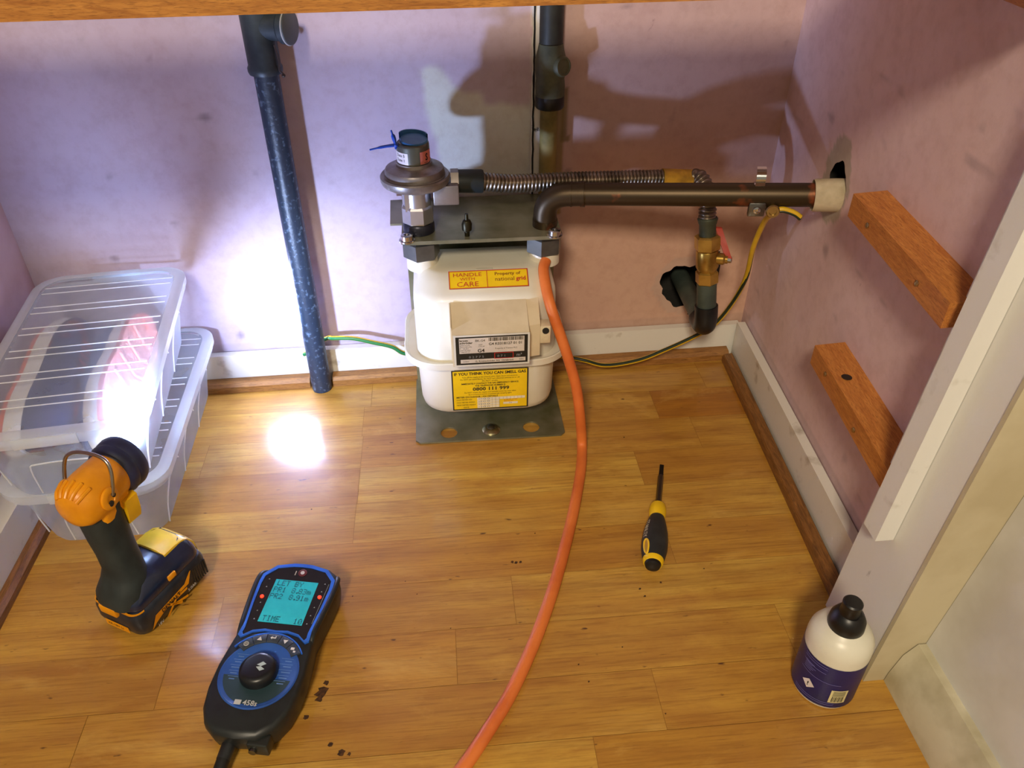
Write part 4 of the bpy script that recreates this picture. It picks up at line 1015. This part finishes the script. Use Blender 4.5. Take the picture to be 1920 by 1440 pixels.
obj('battery_feet', w, BLACKP, bat)
w = MB()
for k in range(7): w.box((.0362, .030+.0034*k, .022), (.0016, .0016, .022))
obj('battery_vents', w, BLACKP, bat)
# side label
BT = plane_mat((.0367, -.046, .006), (0, 1, 0), (0, 0, 1)); 
lab = MB()
lab.add([BT @ V(p) for p in [(0.002, .004, .0002), (.012, .0185, .0002), (.060, .0205, .0002), (.072, .0300, .0002), (.074, .0300, .0002), (.066, .0160, .0002), (.040, .0150, .0002), (.022, .0120, .0002), (.010, .0085, .0002)]], [tuple(range(9))])
for a_, b_ in (((.026, .001), (.050, .018)), ((.050, .001), (.030, .016)), ((.040, .008), (.060, .002)), ((.044, .0135), (.062, .0125))):
    d_ = V((b_[0]-a_[0], b_[1]-a_[1])).normalized(); nn = V((-d_.y, d_.x))*.0016
    lab.add([BT @ V((a_[0]+nn.x, a_[1]+nn.y, .0002)), BT @ V((a_[0]-nn.x, a_[1]-nn.y, .0002)), BT @ V((b_[0]-nn.x, b_[1]-nn.y, .0002)), BT @ V((b_[0]+nn.x, b_[1]+nn.y, .0002))], [(0, 1, 2, 3)])
sb = obj('side_label', lab, YELLOW, bat)
obj('side_lettering', text_mb([('DEWALT', .021, .0132, .0072, 'LEFT', 1.05, .02)], BT, .0006), INK, sb, smooth=0)
obj('rating_lettering', text_mb([('5.0Ah', .062, .0060, .0058), ('18V', .010, .0010, .0058)], BT, .0005), WHITEINK, sb, smooth=0)
BK = plane_mat((-.020, -.0577, .010), (1, 0, 0), (0, 0, 1))
rl = obj('rear_label', rect_mb(0, 0, .036, .0095, BK, .0003), YELLOW, bat)
obj('rear_lettering', text_mb([('XR-18V Li', .003, .0028, .0052, 'LEFT', 1.1)], BK, .0005), INK, rl, smooth=0)
w = MB(); w.box((-.004, -.0560, .0405), (.026, .010, .012), .002); 
obj('release_catch', w, YELLOW, bat)
# foot of the torch: dark cover with yellow strap
w = MB(); w.loft([[(x+dx, y+dy, z) for x, y in rrect(hx, hy, r, 5)] for hx, hy, r, z, dx, dy in ((.0335, .0530, .013, .041, 0, 0), (.0345, .0540, .013, .046, 0, 0), (.0335, .0520, .013, .053, 0, .001), (.0280, .0440, .013, .064, 0, .006), (.0210, .0330, .012, .070, 0, .011))])
ft = obj('foot_cover', w, M('foot_blue_sheen_gloss', srgb(30, 42, 72), .25, 0, srgb(22, 30, 54), 20, coat=.3), tr)  # dark foot; the cool light's blue sheen is put into its colour
w = MB(); rg_ = []
for y, zt_ in ((.012, .0712), (.030, .0712), (.042, .0690), (.049, .0640), (.0555, .0540), (.0570, .0440)):
    rg_.append([(-.0245, y, zt_-.010), (-.0235, y, zt_-.001), (-.012, y, zt_+.002), (.012, y, zt_+.002), (.0235, y, zt_-.001), (.0245, y, zt_-.010)])
w.loft(rg_); obj('yellow_strap', w, M('strap_yellow', srgb(244, 204, 40), .4), ft)
w = MB(); bp_ = rrect(.0352, .0552, .013, 8); bp_ = [p for p in bp_ if p[1] < -.036]
bp_.sort(key=lambda p: math.atan2(p[0], -p[1]))
w.loft([[(x, y-.001, .0405), (x*1.01, y*1.004-.001, .0410), (x*1.01, y*1.004-.001, .0405+.010*max(.15, 1-abs(x)/.038)), (x*.97, y-.0005, .0405+.0105*max(.15, 1-abs(x)/.038))] for x, y in bp_])
obj('yellow_band', w, YELLOW, ft)
w = MB(); w.box((.0352, .004, .0500), (.003, .012, .007), .0012); obj('side_catch', w, YELLOW, ft)
# grip: built along a gently bent axis in local coordinates
GA = [(0, -.034, .045), (0, -.032, .056), (-.0005, -.027, .070), (-.001, -.023, .085), (-.003, -.022, .105), (-.0045, -.022, .125), (-.006, -.021, .145), (-.007, -.018, .164)]
GS = [(.031, .026), (.031, .0265), (.0245, .0225), (.0195, .0205), (.0190, .0205), (.0195, .0215), (.0200, .0225), (.0205, .023)]
w = MB(); w.loft([[(x+gx, y+gy, gz) for x, y in rrect(hx, hy, min(hx, hy)*.85, 6)] for (gx, gy, gz), (hx, hy) in zip(GA, GS)]); obj('grip', w, GRIP, tr)
w = MB(); w.loft([[(x-.006, y-.004, z+.008) for x, y in ((hx, .000), (hx, .017), (.004, .0215), (-.004, .0215), (-hx, .017), (-hx, .0))] for hx, z in ((.0165, .120), (.0195, .128), (.0215, .138), (.0225, .152))]); obj('trigger_guard', w, M('guard_yellow', srgb(240, 188, 20), .4), tr)
# head: axis in world points at the lit patch on the wall
hw_dir = (ony(515, 560, .985)-V((-.33, .575, .185))); hw_dir = V((hw_dir.x*1.0+.05, hw_dir.y, hw_dir.z*.35)).normalized()
hloc = (ROOTM[tr.name].to_3x3().inverted() @ hw_dir).normalized()
HC = V((-.008, -.012, .1790))
FH = frame_from(hloc).to_4x4() @ Matrix.Diagonal((.87, .87, .87, 1)); FH.translation = HC
# FH: local z = beam, x,y across.  make y the "up" direction
w = MB(); w.lathe([(.012, -.0490), (.022, -.0450), (.0275, -.0370), (.0300, -.026), (.0305, -.010), (.0300, .010), (.0290, .024), (.0270, .030)], 40, FH)
w.loft([[FH @ V((x, y, z)) for x, z in rrect(hx, hz, .008, 4)] for hx, hz, y in ((.0230, .025, -.033), (.0240, .0265, -.026), (.0240, .0265, -.010))])
hd = obj('head_housing', w, YELLOW, tr)
w = MB()
for k in range(5):
    a = math.radians(50+20*k)
    w.tube([FH @ V((.0300*math.cos(a), .0300*math.sin(a), -.027)), FH @ V((.0265*math.cos(a), .0265*math.sin(a), -.0395)), FH @ V((.0205*math.cos(a), .0205*math.sin(a), -.0465))], .0022, 8, smooth=3)
obj('rear_ribs', w, YELLOW, hd)
for s in (1, -1):
    w = MB(); w.axis_lathe(FH @ V((s*.0295, .002, -.016)), FH.to_3x3() @ V((s, 0, 0)), [(.0120, 0), (.0120, .0025), (.0105, .0035), (.006, .0035), (.0055, .0025), (.003, .0025)], 24); pv = obj('pivot_boss', w, YELLOW, hd)
    w = MB(); w.axis_lathe(FH @ V((s*.0325, -.0035, -.018)), FH.to_3x3() @ V((s, 0, 0)), [(.0032, 0), (.0032, .0012)], 12); w.axis_lathe(FH @ V((s*.0322, .0030, -.010)), FH.to_3x3() @ V((s, 0, 0)), [(.0024, 0), (.0024, .0012)], 12); obj('pivot_screw', w, INK, pv)
w = MB(); w.lathe([(.0275, .024), (.0320, .028), (.0345, .036), (.0330, .0405), (.0345, .044), (.0350, .052), (.0335, .0575), (.0315, .0585), (.0290, .0550), (.026, .050)], 40, FH, True, False)
lens_b = obj('lens_bezel', w, M('bezel_navy', srgb(36, 42, 78), .45, 0, srgb(26, 30, 52), 30, bmp=.08), tr)
w = MB(); w.lathe([(.0292, .0500), (.0292, .0520), (.001, .0522)], 36, FH)
obj('lens', w, M('lens_lit', (1, 1, 1), .2, emit=14.0), lens_b)
hk = [(.0325, .004, -.012), (.0335, .014, -.008), (.0325, .030, -.002), (.027, .041, .002), (.012, .0465, .004), (-.012, .0465, .004), (-.027, .041, .002), (-.0325, .030, -.002), (-.0335, .014, -.008), (-.0325, .004, -.012)]
w = MB(); w.tube([FH @ V(p) for p in hk], .0020, 12, smooth=5); obj('hanging_hook', w, M('hook_steel', srgb(176, 170, 160), .25, 1), hd)

# ================================================================= STORAGE BOXES
CLEAR = plastic_clear('clear_polypropylene', (.72, .81, .93), .12, .52)
LIDM = plastic_clear('clear_lid', (.72, .80, .95), .13, .48)
RIM = plastic_clear('cloudy_rim', (.84, .89, .94), .42, .8)
LINE = plastic_clear('cloudy_line', (.88, .92, .96), .70, .9)
def make_box(label, cx, cy, cz, rz, hx, hy, H, bx_, by_):
    t = thing('storage_box', label, 'storage box', (cx, cy, cz), rz, 'stacked clear shoe boxes')
    w = MB(); zr = H-.010
    w.loft([[(x, y, z) for x, y in rrect(a, b, r, 7)] for a, b, r, z in ((bx_-.014, by_-.014, .018, .0006), (bx_-.003, by_-.003, .026, .003), (bx_, by_, .028, .010), (hx-.010, hy-.010, .030, zr))], True, False)
    tub = obj('tub', w, CLEAR, t)
    w = MB(); w.loft([[(x, y, z) for x, y in rrect(a, b, r, 7)] for a, b, r, z in ((hx-.010, hy-.010, .030, zr-.001), (hx-.002, hy-.002, .034, zr-.001), (hx-.002, hy-.002, .034, zr-.006))], False, False); obj('tub_rim', w, RIM, tub)
    # arched mouldings on the long sides and front
    w = MB()
    def side(u, z, s):
        f = (z-.010)/(zr-.010); return V((s*((bx_)+(hx-.010-bx_)*f+.0006), u*(1+.06*f), z))
    for s in (1, -1):
        for k in range(3):
            c_ = -by_*.62+by_*.62*k
            w.tube([side(c_-.040, .010, s), side(c_-.036, .040, s), side(c_-.018, .062, s), side(c_+.004, zr-.012, s)], .0009, 6, smooth=5)
            w.tube([side(c_+.004, zr-.012, s), side(c_+.024, zr-.034, s)], .0011, 6)
    f_pt = lambda u, z: V((u, -(by_+(hy-.010-by_)*((z-.010)/(zr-.010))+.0006), z))
    w.tube([f_pt(-.035, .008), f_pt(-.033, .045), f_pt(-.024, .052), f_pt(.024, .052), f_pt(.033, .045), f_pt(.035, .008)], .0009, 6, smooth=3)
    obj('side_moulding', w, LINE, tub)
    w = MB(); w.loft([[(x, y, z) for x, y in rrect(a, b, r, 7)] for a, b, r, z in ((hx-.014, hy-.014, .026, H-.003), (hx-.012, hy-.012, .028, H-.001), (hx-.006, hy-.006, .032, H), (hx-.001, hy-.001, .035, H-.002), (hx, hy, .036, H-.010))], True, False)
    lid = obj('lid', w, LIDM, t)
    w = MB(); w.loft([[(x, y, z) for x, y in rrect(a, b, r, 7)] for a, b, r, z in ((hx-.012, hy-.012, .028, H-.0005), (hx-.005, hy-.005, .032, H+.0006), (hx+.0004, hy+.0004, .035, H-.002), (hx+.0005, hy+.0005, .036, H-.010))], False, False)
    obj('lid_rim', w, RIM, lid)
    w = MB()
    for k in range(6):
        y = hy-.030-k*(2*hy-.050)/6.0
        for dy in (0, -.014): w.tube([(-hx+.014, y+dy, H-.0028), (hx-.016, y+dy, H-.0028)], .0007, 6)
    obj('lid_ribs', w, LINE, lid)
    for q_ in (-1, 1):
        w = MB(); w.box((.0, q_*(hy+.0012), H-.008), (.060, .0024, .012), .0008); obj('lid_clip', w, RIM, lid)
    return t
make_box('lower clear plastic box with lid, resting on the floor in left corner', -.4140, .8100, .0, math.radians(1.8), .090, .163, .100, .067, .142)
make_box('upper clear plastic box holding a pair of shoes, stacked by left wall', -.4165, .7900, .1006, math.radians(6.0), .0920, .170, .100, .069, .148)

# shoes inside the upper box
NAVYF = M('shoe_navy', srgb(48, 64, 112), .7, 0, srgb(134, 58, 66), 16, .54, .60, bmp=.3, bsc=220)
MID = M('midsole_white', srgb(226, 224, 220), .5)
ORG = M('outsole_orange', srgb(222, 118, 88), .5, 0, srgb(210, 96, 66), 30)
PNK = M('outsole_pink', srgb(232, 150, 132), .5, 0, srgb(222, 120, 100), 30)
LACE = M('lace_red', srgb(170, 64, 70), .6)
def foot(n=40):
    pts = []
    for k in range(n):
        a = 2*PI*k/n; y = math.sin(a); wdt = .040+.004*y-.007*math.exp(-((y+.15)/.35)**2)
        pts.append((wdt*math.cos(a)*(1 if abs(y) < .99 else .9)+.003*y, .132*math.copysign(abs(y)**.93, y)))
    return pts
def make_shoe(label, loc, R, outm):
    t = bpy.data.objects.new('running_shoe', None); C.objects.link(t); t.empty_display_size = .02
    T = Matrix.Translation(V(loc)) @ R
    t.matrix_world = T; t.location = T.to_translation(); t.rotation_euler = T.to_euler(); ROOTM[t.name] = T
    tag(t, label, 'shoe', 'pair of running shoes')
    P_ = foot()
    rg = lambda s, z, e=0: [(x*s, y*s, z+.010*max(0, y/.132)**2*e) for x, y in P_]
    w = MB(); w.loft([rg(.93, -.0215), rg(.96, -.017), rg(.96, -.0155)]); ou = obj('outsole', w, outm, t)
    w = MB()
    for k in range(7):
        y = -.10+.033*k
        hw_ = .027*math.sqrt(max(.1, 1-(y/.118)**2)); w.tube([(-hw_, y-.006, -.0216), (0, y+.006, -.0219), (hw_, y-.006, -.0216)], .0022, 6)
    obj('tread_bars', w, outm, ou)
    w = MB(); w.loft([rg(.97, -.0155), rg(1.0, -.010), rg(.985, 0), rg(.95, .003)]); obj('midsole', w, MID, t)
    w = MB(); rings = []
    for s, z, back in ((.96, .002, 1), (.97, .010, 1), (.93, .019, 1), (.84, .028, .9), (.70, .035, .75)):
        rings.append([(x*s, y*s-(0 if y < 0 else 0), z+(.018*(max(0, -y/.132))*(z/.046)) - (.018*max(0, y/.132)*(z/.046))) for x, y in P_])
    w.loft(rings); up = obj('upper', w, NAVYF, t)
    w = MB()
    for k in range(5):
        y = -.01+.014*k; w.tube([(-.020, y, .034-.10*y), (0, y+.003, .039-.10*y), (.020, y, .034-.10*y)], .0026, 8, smooth=3)
    obj('laces', w, LACE, up)
    return t
bz_ = .1006+.0485
make_shoe('navy running shoe on its side, orange sole against the box left wall', (-.4640, .786, bz_), Matrix.Rotation(math.radians(6), 4, 'Z') @ Matrix.Rotation(math.radians(85), 4, 'Y'), ORG)
make_shoe('navy running shoe on its side, pink sole facing the box right wall', (-.3920, .786, bz_-.004), Matrix.Rotation(math.radians(186), 4, 'Z') @ Matrix.Rotation(math.radians(114), 4, 'Y'), PNK)

# ================================================================= DIRT ON THE FLOOR
CR = M('dirt_dark', srgb(84, 52, 26), .95, 0, srgb(44, 28, 16), 300)
w = MB()
spots = [(604, 1298, .006), (612, 1280, .003), (600, 1310, .004), (574, 1345, .003), (640, 1412, .004), (620, 1396, .003), (655, 1414, .002), (968, 1055, .002), (961, 1054, .002), (976, 1054, .002), (1003, 1000, .0012), (1239, 1092, .0016), (1200, 1104, .0015), (1209, 1118, .0016), (1235, 1060, .001), (1320, 1066, .001), (1022, 1182, .0014), (1167, 1213, .001), (1085, 1246, .001), (1104, 1278, .0012), (1248, 1338, .001), (845, 1178, .0008), (782, 1114, .0008), (584, 955, .0012), (661, 1118, .001), (760, 1090, .0008), (1170, 820, .0012)]
for px, py, r in spots:
    p = onz(px, py, 0)
    a = random.uniform(0, 3); k_ = 9
    ring = [(p.x+r*random.uniform(.6, 1.1)*math.cos(2*PI*i/k_)*(1.3 if i % 2 else .8), p.y+r*random.uniform(.6, 1.1)*math.sin(2*PI*i/k_)) for i in range(k_)]
    w.loft([[(x, y, .0001) for x, y in ring], [(p.x+(x-p.x)*.5, p.y+(y-p.y)*.5, .0002+.05*r) for x, y in ring]])
d_o = tag(obj('dirt_crumbs', w, CR), 'scattered dark dirt crumbs on the wooden floor', 'dirt'); d_o['kind'] = 'stuff'

# ================================================================= LIGHTS
def aim(o, at):
    d = V(at)-o.location; o.rotation_euler = d.to_track_quat('-Z', 'Y').to_euler()
def spot(name, loc, at, energy, angle, blend, colr, size):
    l = bpy.data.lights.new(name, 'SPOT'); l.energy = energy; l.spot_size = math.radians(angle); l.spot_blend = blend; l.color = colr; l.shadow_soft_size = size
    o = bpy.data.objects.new(name, l); C.objects.link(o); o.location = loc; aim(o, at); return o
lensw = ROOTM[tr.name] @ (FH @ V((0, 0, .056)))
HOT = ony(512, 565, .985)
COOL = (.72, .84, 1.0)
spot('torch_beam', lensw, HOT, 340, 17.5, .5, (.62, .79, 1.0), .008)
spot('torch_halo', lensw, HOT+V((.02, 0, .05)), 2.0, 52, .9, (.62, .78, 1.0), .012)
spot('torch_spill', lensw, HOT+V((.05, 0, .16)), 12.0, 112, .6, (.46, .60, 1.0), .014)
def area(name, loc, at, energy, sx, sy, colr):
    l = bpy.data.lights.new(name, 'AREA'); l.shape = 'RECTANGLE'; l.size = sx; l.size_y = sy; l.energy = energy; l.color = colr
    o = bpy.data.objects.new(name, l); C.objects.link(o); o.location = loc; aim(o, at); return o
area('room_light', (-.45, -1.35, 1.90), (.1, .6, .1), 34, .32, .32, (1.0, .84, .62))
W = bpy.data.worlds.new('World'); bpy.context.scene.world = W; W.use_nodes = True
bg = W.node_tree.nodes['Background']; bg.inputs[0].default_value = (1.0, .86, .64, 1); bg.inputs[1].default_value = .20

# ================================================================= CAMERA
cam = bpy.data.cameras.new('Camera'); cam.sensor_width = 36; cam.lens = 36*FPX/1920; cam.clip_start = .01
co = bpy.data.objects.new('Camera', cam); C.objects.link(co); co.location = (0, 0, CAMH)
co.rotation_euler = (PI/2-TH, 0, -YAW)
bpy.context.scene.camera = co
sn = bpy.context.scene
sn.view_settings.view_transform = 'Standard'; sn.view_settings.look = 'None'; sn.view_settings.exposure = 0.45
sn.cycles.use_denoising = True
sn.cycles.max_bounces = 8; sn.cycles.transparent_max_bounces = 18; sn.cycles.use_adaptive_sampling = True; sn.cycles.adaptive_threshold = .02
sn.cycles.sample_clamp_indirect = 30
